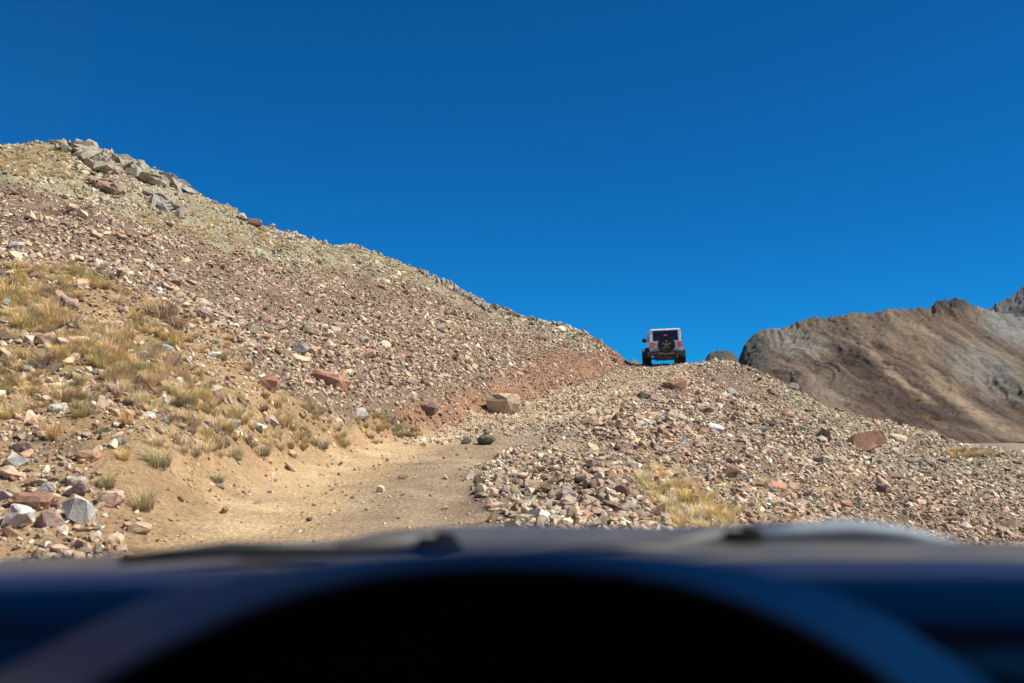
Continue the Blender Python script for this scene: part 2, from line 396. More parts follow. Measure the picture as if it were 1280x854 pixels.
#            scree grass dirt rocky red lichen green tawny pale road right
DENS = np.array([[1.0, .28, .03, .95, .45, .95, 1.0, .25, .26, .0, 1.0, .03],      # large
                 [1.0, .50, .05, .90, 1.0, .95, 1.0, .40, .75, .008, 1.0, .16],      # middle
                 [1.0, .70, .30, .95, 1.0, .8, 1.0, .60, 1.0, .06, 1.0, .75]])     # small
def hull_mesh(name, dims, seed, npts=15, bev=0.0, box=0.55, mat=None):
    r = np.random.default_rng(seed)
    v = r.normal(size=(npts, 3)); v /= np.linalg.norm(v, axis=1)[:, None]
    c = v / np.max(np.abs(v), axis=1)[:, None]
    v = (v * (1 - box) + c * box) * r.uniform(0.82, 1.0, (npts, 1)) * np.array(dims) * 0.5
    v[:, 2] += 0.18 * v[:, 0] * r.normal() * dims[2] / max(dims[0], 1e-6)
    bm = bmesh.new()
    for p in v: bm.verts.new(p)
    res = bmesh.ops.convex_hull(bm, input=bm.verts[:])
    junk = [g for g in res['geom_interior'] if isinstance(g, bmesh.types.BMVert)]
    if junk: bmesh.ops.delete(bm, geom=junk, context='VERTS')
    bmesh.ops.dissolve_limit(bm, angle_limit=math.radians(9), verts=bm.verts[:], edges=bm.edges[:])
    if bev > 0:
        bmesh.ops.bevel(bm, geom=bm.edges[:], offset=bev * min(dims), segments=1, affect='EDGES', clamp_overlap=True)
    me = bpy.data.meshes.new(name); bm.to_mesh(me); bm.free(); me.materials.append(mat or M_ROCK)
    return me
LIB = bpy.data.collections.new('rubble_library')
NV = 18
ROCKS = []
for k in range(NV):
    r = np.random.default_rng(100 + k)
    me = hull_mesh('stone', (1, r.uniform(.55, .85), r.uniform(.3, .6)), 200 + k, 13 + k % 5, box=r.uniform(.3, .8)); ROCKS.append(me)
    LIB.objects.link(bpy.data.objects.new('rubble_%02d' % k, me))

def scatter(x0, x1, y0, y1, dens, smin, smax, power, cls, up=1.2):
    n_ = int((x1 - x0) * (y1 - y0) * dens)
    X = RNG.uniform(x0, x1, n_); Y = RNG.uniform(y0, y1, n_)
    px = (X / Y) * F + 640
    keep = (px > -170) & (px < 1450); X = X[keep]; Y = Y[keep]
    Z = grid_h(X, Y); lat = grid_f(LAT, X, Y); r = regions(X, Y, Z, lat)
    clump = np.clip(1 + 0.9 * fbm(X / 2.5, Y / 2.5, 3, 80 + cls), 0.15, 2) / 1.5
    keep = RNG.uniform(size=len(X)) < DENS[cls][r] * np.where(DENS[cls][r] > 0.9, np.maximum(clump, 0.72), clump)
    X, Y, Z, r = X[keep], Y[keep], Z[keep], r[keep]
    vis = np.array([visible(p, up) for p in zip(X.tolist(), Y.tolist(), Z.tolist())], bool)
    X, Y, Z, r = X[vis], Y[vis], Z[vis], r[vis]
    u = RNG.uniform(size=len(X))
    s = (smin ** -power + u * (smax ** -power - smin ** -power)) ** (-1 / power)
    s = np.where(REG.index('red') == r, s * 0.75, s) * np.where(np.isin(r, (0, 5)), .92, 1.0) * np.clip(1 + .4 * fbm(X / 4.5, Y / 4.5, 3, 97), .6, 1.5)
    return X, Y, Z, r, s
def colours(r, X, Y):
    u = RNG.uniform(size=len(r))
    k = (u[:, None] > MIXC[r]).sum(1); k = np.clip(k, 0, len(PN) - 1)
    # neighbouring stones of one fall share a tone
    tone = fbm(X / 3.2, Y / 3.2, 3, 90)
    c = PA[k] * np.exp(RNG.normal(0, .27, (len(r), 1))) * (1 + 0.16 * tone[:, None])
    m = c.mean(1)[:, None]
    rm = (MIXA[r] @ PA); c = rm * (m / rm.mean(1)[:, None]) * .34 + c * .66; c = (m + (c - m) * 0.95) * np.array([1.05, 1.0, .92])
    return np.clip(c, .04, .78), k
def rots(X, Y, tilt):
    nn = grid_n(X, Y); m = len(X)
    a = RNG.uniform(0, 2 * math.pi, m); tx = RNG.normal(0, tilt, m); ty = RNG.normal(0, tilt, m)
    up = nn * 0.8 + np.array([0, 0, .2]); up[:, 0] += tx; up[:, 1] += ty; up /= np.linalg.norm(up, axis=1)[:, None]
    ref = np.stack([np.cos(a), np.sin(a), np.zeros(m)], 1)
    ax = np.cross(ref, up); ax /= np.linalg.norm(ax, axis=1)[:, None]; ay = np.cross(up, ax)
    # columns ax, ay, up -> XYZ euler
    ry = np.arcsin(np.clip(-ax[:, 2], -1, 1)); rx = np.arctan2(ay[:, 2], up[:, 2]); rz = np.arctan2(ax[:, 1], ax[:, 0])
    return np.stack([rx, ry, rz], 1)
def tree_group(coll, nvar):
    ng = bpy.data.node_groups.new('scatter', 'GeometryNodeTree')
    ng.interface.new_socket('Geometry', in_out='INPUT', socket_type='NodeSocketGeometry')
    ng.interface.new_socket('Geometry', in_out='OUTPUT', socket_type='NodeSocketGeometry')
    gi = ng.nodes.new('NodeGroupInput'); go = ng.nodes.new('NodeGroupOutput')
    ci = ng.nodes.new('GeometryNodeCollectionInfo'); ci.inputs['Collection'].default_value = coll
    ci.inputs['Separate Children'].default_value = True; ci.inputs['Reset Children'].default_value = True
    ip = ng.nodes.new('GeometryNodeInstanceOnPoints'); ip.inputs['Pick Instance'].default_value = True
    def attr(nm, dt):
        a = ng.nodes.new('GeometryNodeInputNamedAttribute'); a.data_type = dt; a.inputs['Name'].default_value = nm
        return [o for o in a.outputs if o.enabled and o.name == 'Attribute'][0]
    ng.links.new(gi.outputs[0], ip.inputs['Points']); ng.links.new(ci.outputs[0], ip.inputs['Instance'])
    ng.links.new(attr('vid', 'INT'), ip.inputs['Instance Index'])
    ng.links.new(attr('rot', 'FLOAT_VECTOR'), ip.inputs['Rotation']); ng.links.new(attr('scl', 'FLOAT_VECTOR'), ip.inputs['Scale'])
    ng.links.new(ip.outputs[0], go.inputs[0]); return ng
def stuff_object(name, label, P, R, S, I, Cc, group, cat=None):
    me = bpy.data.meshes.new(name); me.vertices.add(len(P)); me.vertices.foreach_set('co', P.astype(np.float32).ravel())
    for nm, dt, arr, key in (('rot', 'FLOAT_VECTOR', R, 'vector'), ('scl', 'FLOAT_VECTOR', S, 'vector'), ('vid', 'INT', I, 'value')):
        a = me.attributes.new(nm, dt, 'POINT'); a.data.foreach_set(key, arr.astype(np.int32 if dt == 'INT' else np.float32).ravel())
    a = me.attributes.new('rc', 'FLOAT_COLOR', 'POINT'); a.data.foreach_set('color', np.concatenate([Cc, np.ones((len(Cc), 1))], 1).astype(np.float32).ravel())
    me.update(); o = link(name, me); md = o.modifiers.new('scatter', 'NODES'); md.node_group = group
    tag(o, label=label, kind='stuff', cat=cat); return o

big = scatter(-30, 40, 6.5, 66, 9.0, .16, .52, 3.3, 0)
med = scatter(-30, 40, 6.5, 62, 128, .07, .18, 1.5, 1, 0.7)
sml = scatter(-13, 16, 6.0, 24, 190, .035, .085, 1.2, 2, 0.4)
ext = scatter(-14, 12, 24, 52, 170, .04, .095, 1.0, 2, 0.4)
kx = (ext[3] == REG.index('red')) | (ext[3] == REG.index('pale')) | (ext[3] == REG.index('ramp')); ext = tuple(a[kx] for a in ext); sml = tuple(np.concatenate([a, b]) for a, b in zip(sml, ext))
farr = scatter(18, 75, 60, 125, 3.2, .22, .6, 2.0, 0, 2.0)
big = tuple(np.concatenate([a, b]) for a, b in zip(big, farr))
cp = np.array([tuple(at(*q)) for q in SKYL if q[0] > -100]); cq = RNG.uniform(0, len(cp) - 1.001, 1500); ci_ = cq.astype(int); cf = (cq - ci_)[:, None]
cpos = cp[ci_] * (1 - cf) + cp[ci_ + 1] * cf; cX = cpos[:, 0] + RNG.normal(0, .5, 1500) + .2; cY = cpos[:, 1] + RNG.normal(-1.6, 1.6, 1500)
cl = fbm(cX / 2.2, cY / 2.2, 3, 77) > .12; cX, cY = cX[cl], cY[cl]
crs = (cX, cY, grid_h(cX, cY), np.full(len(cX), REG.index('lichen')), np.clip(.2 * (1 - RNG.uniform(size=len(cX))) ** -.36, .2, .5))
big = big[:4] + (np.minimum(big[4], np.interp(big[1], [8, 16, 28, 45], [.20, .28, .44, .75])),)
print('rocks', len(big[0]), len(med[0]), len(sml[0]))
# the boulders and stones picked out one by one (pixel x, y of the foot, width, height in the photograph)
def finish_rock(bm, name, seed, amp):
    r = np.random.default_rng(seed)
    bmesh.ops.triangulate(bm, faces=bm.faces[:])
    bmesh.ops.subdivide_edges(bm, edges=[e for e in bm.edges if e.calc_length() > amp * 5], cuts=1, use_grid_fill=False)
    for v in bm.verts: v.co += Vector(r.normal(0, 1, 3)) * amp
    bmesh.ops.recalc_face_normals(bm, faces=bm.faces[:])
    me = bpy.data.meshes.new(name); bm.to_mesh(me); bm.free(); me.materials.append(M_ROCK); return me
def slab_mesh(name, dims, seed):
    # a broken slab: uneven top facet wider than its undercut foot
    r = np.random.default_rng(seed); n_ = int(r.integers(5, 8)); bm = bmesh.new()
    a = np.sort(np.linspace(0, 2 * math.pi, n_, endpoint=False) + r.uniform(-.35, .35, n_) + r.uniform(0, 1))
    tilt = r.uniform(.10, .35); top, bot, waist = [], [], []
    for t in a:
        rr = r.uniform(.85, 1.08); x, y = math.cos(t) * dims[0] * .5 * rr, math.sin(t) * dims[1] * .5 * rr
        z = dims[2] * (.30 + .5 * tilt * math.sin(t) + r.uniform(-.04, .04))
        top.append(bm.verts.new((x * .82, y * .82, z + dims[2] * .08))); waist.append(bm.verts.new((x * 1.04, y * 1.04, z - dims[2] * r.uniform(.10, .30))))
        k = r.uniform(.62, .9); bot.append(bm.verts.new((x * k, y * k, -dims[2] * .5)))
    c = bm.verts.new((r.normal(0, .08) * dims[0], r.normal(0, .08) * dims[1], dims[2] * (.40 + r.uniform(-.03, .06))))
    for k in range(n_):
        q = (k + 1) % n_
        bm.faces.new((top[k], top[q], c)); bm.faces.new((waist[k], waist[q], top[q], top[k])); bm.faces.new((bot[k], bot[q], waist[q], waist[k]))
    bm.faces.new(bot[::-1])
    return finish_rock(bm, name, seed, dims[2] * .022)
def crag_mesh(name, dims, seed):
    r = np.random.default_rng(seed); m = int(r.integers(14, 20))
    v = r.normal(size=(m, 3)); v /= np.linalg.norm(v, axis=1)[:, None]; c = v / np.max(np.abs(v), axis=1)[:, None]
    v = (v * .82 + c * .18) * np.array(dims) * .56; v[:, 0] += v[:, 2] * r.normal(0, .25)
    bm = bmesh.new()
    for p_ in v: bm.verts.new(p_)
    res = bmesh.ops.convex_hull(bm, input=bm.verts[:])
    junk = [g for g in res['geom_interior'] if isinstance(g, bmesh.types.BMVert)]
    if junk: bmesh.ops.delete(bm, geom=junk, context='VERTS')
    bmesh.ops.dissolve_limit(bm, angle_limit=math.radians(12), verts=bm.verts[:], edges=bm.edges[:])
    bmesh.ops.bevel(bm, geom=bm.edges[:], offset=.03 * min(dims), segments=1, affect='EDGES', clamp_overlap=True)
    return finish_rock(bm, name, seed, dims[2] * .018)
BOULD = [
 (630, 517, 52, 30, 'tan', 'large orange tan boulder with flat top at the foot of the left scree', 'boulder', 1.15),
 (846, 488, 31, 15, 'rust', 'long red brown rock slab lying on the rubble crest below the white off road car', 'rock', .95),
 (1084, 565, 46, 24, 'rust', 'biggest brown red boulder on the right rubble slope near the mountain foot', 'boulder', 1.1),
 (1031, 552, 17, 17, 'rust', 'upright rusty block left of the biggest boulder on the right rubble slope', 'rock', 1.1),
 (95, 655, 36, 32, 'white', 'chunky rock with bright white top beside the pile at lower left', 'rock', 1.0),
 (15, 662, 44, 26, 'white', 'flat white slab at the left edge just above the dark car', 'rock', 1.15),
 (56, 660, 34, 24, 'mauve', 'brown angular rock between the white slab and the white topped rock', 'rock', 1.3),
 (36, 640, 50, 22, 'rust', 'long red brown rock lying behind the white slab at lower left', 'rock', 1.1),
 (92, 622, 32, 16, 'mauve', 'dark purple brown slab behind the white topped rock', 'rock', .9),
 (93, 609, 24, 11, 'grey', 'small grey slab resting on the dark purple brown slab', 'rock', 1.2),
 (55, 621, 22, 18, 'grey', 'rounded grey rock left of the dark purple brown slab', 'rock', 1.3),
 (19, 584, 27, 14, 'white', 'pale pinkish white rock above the pile at lower left', 'rock', 1.0),
 (9, 600, 30, 16, 'pink', 'pale pink rock at the left edge under the pinkish white rock', 'rock', 1.3),
 (4, 627, 19, 17, 'grey', 'round grey green rock at the left edge of the pile', 'rock', 1.2),
 (107, 578, 34, 12, 'rust', 'orange pink slab on bare soil above the lower left pile', 'rock', 1.4),
 (134, 634, 30, 22, 'pink', 'pale pink rock to the right of the white topped rock', 'rock', 1.4),
 (171, 668, 24, 16, 'tan', 'pale triangular rock alone on the tan soil near the track', 'rock', 1.2),
 (140, 683, 26, 16, 'tan', 'wedge shaped tan rock with dark underside near the car', 'rock', 1.15),
 (70, 517, 26, 12, 'white', 'tilted pale grey slab among the tufts above the lower left pile', 'rock', .85),
 (48, 519, 17, 6, 'mauve', 'small brown stone under the tilted pale grey slab', 'rock', 1.0),
 (138, 411, 31, 10, 'pink', 'flat pink slab among the golden grass on the left slope', 'rock', 1.15),
 (90, 432, 36, 12, 'pink', 'long pale slab sloping down below the flat pink slab', 'rock', 1.4),
 (84, 388, 24, 18, 'mauve', 'brown rock with dark side above the long pale slab', 'rock', 1.2),
 (92, 362, 36, 12, 'pink', 'wide pinkish slab at the upper edge of the golden grass', 'rock', 1.3),
 (35, 275, 19, 12, 'tan', 'bright tan rock high on the left scree near the picture edge', 'rock', 1.35),
 (335, 488, 24, 20, 'rust', 'leaning orange rock at the right end of the grassy slope', 'rock', 1.5),
 (372, 444, 26, 14, 'grey', 'grey brown slab above the leaning orange rock', 'rock', 1.0),
 (409, 482, 48, 20, 'rust', 'wide dark red slab lying on the scree left of the track bend', 'rock', 1.2),
 (451, 526, 20, 15, 'white', 'pale rock on the bank below the wide dark red slab', 'rock', .95),
 (321, 537, 19, 11, 'white', 'small cream rock among the tufts on the lower left bank', 'rock', 1.1),
 (514, 501, 15, 11, 'straw', 'small cream rock on the red scree left of the large tan boulder', 'rock', 1.2),
 (534, 519, 24, 14, 'mauve', 'dark brown slab on the scree edge left of the large tan boulder', 'rock', .75),
 (607, 556, 23, 13, 'green', 'dark greenish rock at the edge where the track turns stony', 'rock', .45),
 (583, 555, 12, 8, 'dark', 'small dark stone beside the dark greenish rock on the track', 'rock', 1.0),
 (636, 592, 14, 8, 'straw', 'flat cream stone alone in the stony middle of the track', 'rock', 1.1),
 (805, 501, 16, 12, 'dark', 'dark blocky rock on the stony track below the red brown slab', 'rock', .9),
 (749, 602, 12, 12, 'white', 'small bright white stone on the right rubble beside the track', 'rock', 1.3),
 (778, 619, 27, 13, 'mauve', 'brown rock just right of the small bright white stone', 'rock', .9),
 (798, 627, 22, 7, 'white', 'thin white slab below the brown rock on the right rubble', 'rock', 1.0),
 (792, 640, 25, 9, 'green', 'flat grey green slab near the car among the right rubble', 'rock', .9),
 (804, 660, 28, 8, 'pink', 'long pink slab just above the car wiper among the rubble', 'rock', 1.3),
 (706, 624, 22, 16, 'grey', 'grey angular rock at the right edge of the track', 'rock', 1.0),
 (834, 656, 16, 14, 'tan', 'orange tan stone left of the tawny grass patch', 'rock', 1.2),
 (896, 540, 25, 9, 'white', 'long cream slab in the middle of the right rubble slope', 'rock', 1.1),
 (856, 555, 14, 8, 'blue', 'pale blue stone on the right rubble slope above the tawny grass', 'rock', 1.3),
 (917, 601, 22, 18, 'rust', 'brown rock block right of the tawny grass patch', 'rock', 1.0),
 (927, 593, 15, 5, 'white', 'thin white slab leaning on the brown rock block', 'rock', 1.2),
 (936, 606, 10, 12, 'blue', 'small upright pale blue stone right of the brown rock block', 'rock', 1.5),
 (969, 618, 30, 18, 'rust', 'orange brown flat boulder low on the right rubble slope', 'boulder', 1.4),
 (780, 539, 17, 7, 'rust', 'small red slab near the stony track on the right rubble', 'rock', .9),
 (993, 484, 12, 9, 'grey', 'round grey rock on the skyline of the right rubble slope', 'rock', 1.1),
 (1057, 637, 19, 12, 'rust', 'orange stone with dark underside low on the right slope', 'rock', 1.3),
 (1124, 555, 26, 12, 'tan', 'pale tan slab on the skyline right of the biggest boulder', 'rock', 1.3),
 (1085, 536, 17, 9, 'straw', 'pale cream rock on the skyline above the biggest boulder', 'rock', 1.3),
 (1120, 568, 12, 9, 'white', 'small white stone right of the biggest boulder', 'rock', 1.1),
 (205, 437, 20, 7, 'blue', 'teal lichen slab among the tufts in the middle of the left slope', 'rock', 1.0),
 (173, 448, 22, 8, 'blue', 'broken teal slab left of the teal lichen slab', 'rock', .95),
 (160, 467, 13, 6, 'blue', 'narrow blue grey slab below the broken teal slab', 'rock', .9),
 (30, 465, 21, 8, 'white', 'flat pale grey slab in the golden grass near the left edge', 'rock', .85),
 (47, 462, 15, 6, 'blue', 'flat teal stone touching the flat pale grey slab', 'rock', .8),
 (8, 385, 12, 12, 'blue', 'pale blue block at the left edge beside the golden grass', 'rock', 1.2),
 (240, 526, 18, 5, 'blue', 'thin blue slab among tufts on the lower bank', 'rock', .9),
 (288, 533, 22, 8, 'blue', 'blue grey slab left of the small cream rock on the bank', 'rock', .85),
 (317, 283, 20, 10, 'pink', 'squared pink block sitting on the left ridge skyline', 'boulder', .8),
 (160, 318, 20, 9, 'pink', 'pink slab on the upper scree above the golden grass', 'rock', 1.2),
 (17, 312, 22, 10, 'white', 'pale grey slab high at the left edge of the scree', 'rock', .9),
 (252, 400, 18, 17, 'mauve', 'rounded mauve rock right of the brown shrub patch', 'rock', 1.3),
 (275, 610, 14, 6, 'tan', 'small tan stone in the bare dirt bank beside the track', 'rock', .9),
]
taken = [(7.3, 48.0, 3.4)]
for i, (px, py, w_, h_, colr, lab, cat, gain) in enumerate(BOULD):
    hit, nrm, dist = ground_at(px, min(py, 688))
    if hit is None:
        for k in range(1, 25):
            hit, nrm, dist = ground_at(px, py + k)
            if hit: break
    if hit is None: print('MISS', lab); continue
    Yd = hit.y; wm = w_ * Yd / F; hm = h_ * Yd / F
    depth = wm * random.uniform(.6, .85)
    me = (slab_mesh if ((('slab' in lab or 'flat' in lab) and h_ < .5 * w_) or i in (0, 17)) else crag_mesh)(cat, (wm * 1.1, depth, hm * 1.15), 500 + i)
    o = link('boulder' if cat == 'boulder' else 'rock', me)
    o.location = (hit.x, hit.y + depth * .35, grid_h(np.array([hit.x]), np.array([hit.y + depth * .35]))[0] + hm * .34)
    o.rotation_euler = (random.uniform(-.25, .2), random.uniform(-.25, .25), random.uniform(-.6, .6))
    c = np.array(PAL[colr]) * gain; o['rc'] = [float(min(v, .8)) for v in c]
    tag(o, lab, cat); taken.append((hit.x, hit.y, wm))
print('boulders', len(taken))

def rock_arrays(S, tilt, lift):
    X, Y, Z, r, s = S
    c, k = colours(r, X, Y); R = rots(X, Y, tilt)
    P = np.stack([X, Y, Z + s * lift * RNG.uniform(-.1, 1.8, len(s))], 1)
    Sc = np.stack([s * RNG.uniform(.85, 1.25, len(s)), s * RNG.uniform(.8, 1.15, len(s)), s * RNG.uniform(.85, 1.6, len(s))], 1)
    I = RNG.integers(0, NV, len(s)); return P, R, Sc, I, c
Pb, Rb, Sb, Ib, Cb = [np.concatenate([a, b]) for a, b in zip(rock_arrays(big, .34, .13), rock_arrays(crs, .8, .18))]
px_, py_, w_ = project(Pb); app = Sb[:, 0] / w_ * F
for (tx, ty, tw) in taken:
    app = np.where((Sb[:, 0] > .0) & (np.hypot(Pb[:, 0] - tx, Pb[:, 1] - ty) < tw * .6 + .1), -1, app)
ok = (px_ > -5) & (px_ < 1285) & (py_ > 170) & (py_ < 675)
order = np.argsort(-np.where(ok, app, 0)); pick = []
for i in order:
    if len(pick) >= 300: break
    if app[i] > 0 and visible(Pb[i], 0.12, 0.4): pick.append(i)
for i in pick:
    o = link('stone', ROCKS[int(Ib[i])], ground); o.location = Pb[i]; o.rotation_euler = Rb[i]; o.scale = Sb[i]; o['rc'] = [float(v) for v in Cb[i]]
m = np.ones(len(Pb), bool); m[pick] = False; m &= app >= 0
Pm_, Rm_, Sm_, Im_, Cm_ = rock_arrays(med, .52, .16); Ps_, Rs_, Ss_, Is_, Cs_ = rock_arrays(sml, .5, .14)
GROUP = tree_group(LIB, NV)
stuff_object('scree_rubble', 'loose angular scree of pink, grey and lichen green stones covering both slopes',
             np.concatenate([Pb[m], Pm_, Ps_]), np.concatenate([Rb[m], Rm_, Rs_]), np.concatenate([Sb[m], Sm_, Ss_]),
             np.concatenate([Ib[m], Im_, Is_]), np.concatenate([Cb[m], Cm_, Cs_]), GROUP)

# ------------------------------------------------------------------ outcrops on the ridge
def outcrop(px, py, wpx, hpx, nblk, lab, tone, seed, upright=0.5, sink=0.35):
    hit = None
    for k in range(0, 40, 2):
        hit, nrm, dist = ground_at(px, py + k)
        if hit: break
    if not hit: print('MISS outcrop', lab); return
    r = random.Random(seed); sc = hit.y / F; Wd = wpx * sc; Hd = hpx * sc
    bm = bmesh.new()
    for b in range(nblk):
        t = r.uniform(-.5, .5); u = r.uniform(0, 1)
        hh = Hd * (1 - abs(t) * .9) * r.uniform(.35, 1.0)
        bw = min(Wd * .34, hh * r.uniform(.45, 1.1)) ; bd = bw * r.uniform(.6, 1.1)
        fl = 1.0 if upright > .5 else r.uniform(.55, .85)
        me = hull_mesh('tmp', (bw / fl ** 1.3, bd / fl, hh * fl * r.uniform(.7, 1.25)), seed * 100 + b, 13, bev=0.0, box=.6)
        x = hit.x + t * Wd; y = hit.y + r.uniform(-.4, .8) * Wd * .35
        z = float(grid_h(np.array([x]), np.array([y]))[0]) + hh * (0.5 - sink)
        mt = Matrix.Translation((x, y, z)) @ Euler((r.gauss(0, .2), r.gauss(.15, .3) * (1.2 - upright), r.uniform(0, 6))).to_matrix().to_4x4()
        me.transform(mt); bm.from_mesh(me); bpy.data.meshes.remove(me)
    me = bpy.data.meshes.new('rock_outcrop'); 
    c = Vector((hit.x, hit.y, hit.z)); bmesh.ops.translate(bm, verts=bm.verts[:], vec=-c)
    bm.to_mesh(me); bm.free(); me.materials.append(M_ROCK)
    o = link('rock_outcrop', me); o.location = c; o['rc'] = list(tone); tag(o, lab, 'rock outcrop')
GG = (.37, .325, .24); GP = (.38, .30, .22)
outcrop(108, 200, 66, 34, 80, 'rounded lichen covered outcrop at the highest point of the left ridge', GG, 1, .4)
outcrop(134, 212, 32, 34, 40, 'leaning pinkish crag just right of the highest outcrop', GP, 2, .3)
outcrop(170, 218, 66, 34, 80, 'craggy lichen grey outcrop on the ridge right of the leaning crag', GG, 3, .4)
outcrop(208, 232, 54, 30, 64, 'jagged pale outcrop where the upper ridge starts to drop', (.36, .33, .26), 4, .4)
outcrop(128, 236, 44, 28, 46, 'reddish shadowed crag below the ridge top outcrops', (.34, .24, .17), 5, .4)
outcrop(205, 262, 50, 26, 46, 'pale grey crag low under the jagged pale outcrop', (.35, .32, .26), 6, .4)
outcrop(312, 276, 34, 16, 10, 'small dark outcrop around the squared pink block on the ridge', (.30, .24, .19), 7, .4)
outcrop(345, 293, 24, 10, 9, 'low pale outcrop on the ridge right of the squared pink block', GP, 8, .4)
outcrop(449, 311, 14, 9, 8, 'small knob of rock on the middle of the left ridge skyline', GG, 9, .6)
for q, (ax_, ay_, aw, ah, lb) in enumerate([(533, 346, 20, 24, 'first and highest spiky pinnacle of the ridge row'), (553, 357, 19, 24, 'second leaning pinnacle of the ridge row, standing apart'),
        (567, 364, 20, 20, 'squat grey pinnacle in the middle of the ridge row'), (580, 372, 24, 24, 'broad split pinnacle of the ridge row'),
        (594, 379, 24, 26, 'dark notched pinnacle near the lower end of the ridge row'), (608, 386, 22, 15, 'last small pinnacle at the lower end of the ridge row')]):
    outcrop(ax_, ay_, aw, ah * (.75 + .1 * (q % 3)), 18, lb, (.37, .325, .25), 20 + q, .55)

# ------------------------------------------------------------------ grass and small plants
def tuft_mesh(seed, nb=60, spread=.35, lean=.5, hmin=.5, width=.022):
    r = random.Random(seed); V = []; Fc = []; T = []
    for b in range(nb):
        a = r.uniform(0, 6.283); rr = spread * math.sqrt(r.random()) * .5; x = rr * math.cos(a); y = rr * math.sin(a)
        h = r.uniform(hmin, 1.0); l = r.gauss(lean, .25) * h * .7; aa = a + r.gauss(0, .6)
        dx, dy = math.cos(aa) * l, math.sin(aa) * l; wx, wy = -math.sin(aa) * width, math.cos(aa) * width
        i = len(V)
        for t, wd in ((0, 1), (.5, .8), (1, .12)):
            cx_, cy_, cz_ = x + dx * t * t, y + dy * t * t, h * (t - .12 * t * t * abs(l))
            V += [(cx_ - wx * wd, cy_ - wy * wd, cz_), (cx_ + wx * wd, cy_ + wy * wd, cz_)]; T += [t, t]
        Fc += [(i, i + 1, i + 3, i + 2), (i + 2, i + 3, i + 5, i + 4)]
    me = mesh_np('tuft', V, Fc, M_LEAF); a = me.attributes.new('tip', 'FLOAT', 'POINT'); a.data.foreach_set('value', T); return me
TUFT = [tuft_mesh(k, 110, .5, .6, .45, .017) for k in range(4)]
COARSE = [tuft_mesh(20 + k, 150, .9, .9, .3, .017) for k in range(3)]
LIBG = bpy.data.collections.new('tuft_library')
for k, me in enumerate(TUFT + COARSE): LIBG.objects.link(bpy.data.objects.new('tuft_%02d' % k, me))
GCOL = {'gold': (.70, .53, .25), 'straw': (.77, .65, .42), 'olive': (.50, .43, .22), 'brown': (.42, .31, .20), 'green': (.34, .33, .15), 'grey': (.40, .35, .23), 'red': (.28, .08, .06), 'blue': (.30, .36, .34)}
TU = [(30, 412, 34, 'gold'), (65, 402, 34, 'gold'), (12, 372, 28, 'gold'), (45, 366, 24, 'straw'), (66, 388, 22, 'straw'), (89, 410, 24, 'olive'), (143, 446, 34, 'straw'), (128, 440, 22, 'gold'),
      (96, 472, 20, 'green'), (79, 500, 30, 'olive'), (49, 460, 22, 'brown'), (136, 478, 24, 'brown'), (147, 492, 24, 'straw'), (206, 464, 26, 'straw'), (187, 482, 26, 'straw'), (227, 474, 22, 'gold'),
      (220, 436, 24, 'gold'), (187, 508, 16, 'green'), (232, 508, 24, 'brown'), (7, 524, 26, 'gold'), (201, 398, 34, 'brown'), (222, 410, 26, 'brown'), (161, 424, 22, 'gold'), (126, 541, 15, 'green'),
      (161, 530, 26, 'gold'), (8, 492, 16, 'olive'), (66, 550, 32, 'gold'), (151, 554, 14, 'blue'), (197, 581, 30, 'grey'), (134, 608, 22, 'green'), (177, 634, 34, 'olive'), (154, 574, 20, 'gold'),
      (269, 538, 28, 'straw'), (270, 560, 26, 'grey'), (243, 568, 18, 'grey'), (295, 574, 16, 'grey'), (325, 568, 22, 'grey'), (328, 514, 14, 'red'), (351, 533, 20, 'gold'), (256, 498, 22, 'gold'),
      (270, 602, 16, 'grey'), (279, 450, 12, 'green'), (470, 538, 18, 'olive'), (498, 545, 12, 'green'), (402, 560, 18, 'grey'), (510, 545, 10, 'olive'), (355, 500, 16, 'gold'), (300, 500, 16, 'gold'),
      (250, 470, 18, 'gold'), (170, 400, 22, 'gold'), (150, 380, 20, 'straw'), (120, 352, 20, 'olive'), (100, 345, 18, 'gold'), (25, 348, 22, 'gold'), (108, 425, 20, 'brown'), (60, 430, 18, 'brown'),
      (804, 606, 26, 'straw'), (820, 618, 26, 'olive'), (846, 614, 26, 'gold'), (858, 630, 28, 'gold'), (836, 636, 24, 'straw'), (866, 652, 30, 'straw'), (892, 648, 26, 'gold'), (878, 634, 24, 'gold'),
      (912, 650, 18, 'straw'), (850, 658, 24, 'gold'), (826, 600, 18, 'gold'), (910, 612, 14, 'straw'), (888, 668, 22, 'gold'), (868, 612, 16, 'straw')]
CN = {'gold': 'golden', 'straw': 'pale straw', 'olive': 'olive green', 'brown': 'dark brown', 'green': 'green', 'grey': 'grey green', 'red': 'dark red', 'blue': 'pale blue grey'}
def short(lab):
    w = lab.split(); stop = {'at', 'on', 'below', 'behind', 'beside', 'lying', 'alone', 'left', 'right', 'above', 'among', 'between', 'near', 'resting', 'just', 'under', 'in', 'to', 'high', 'low', 'leaning' if w[0] != 'leaning' else '-', 'touching', 'sitting', 'with', 'sloping'}
    out = [w[0]]
    for q in w[1:]:
        if q in stop: break
        out.append(q)
    return ' '.join(out)
used_labels = set()
SH = [(b[0], b[1], short(b[5])) for b in BOULD]; SH = [s_ for s_ in SH if sum(1 for t_ in SH if t_[2] == s_[2]) == 1]
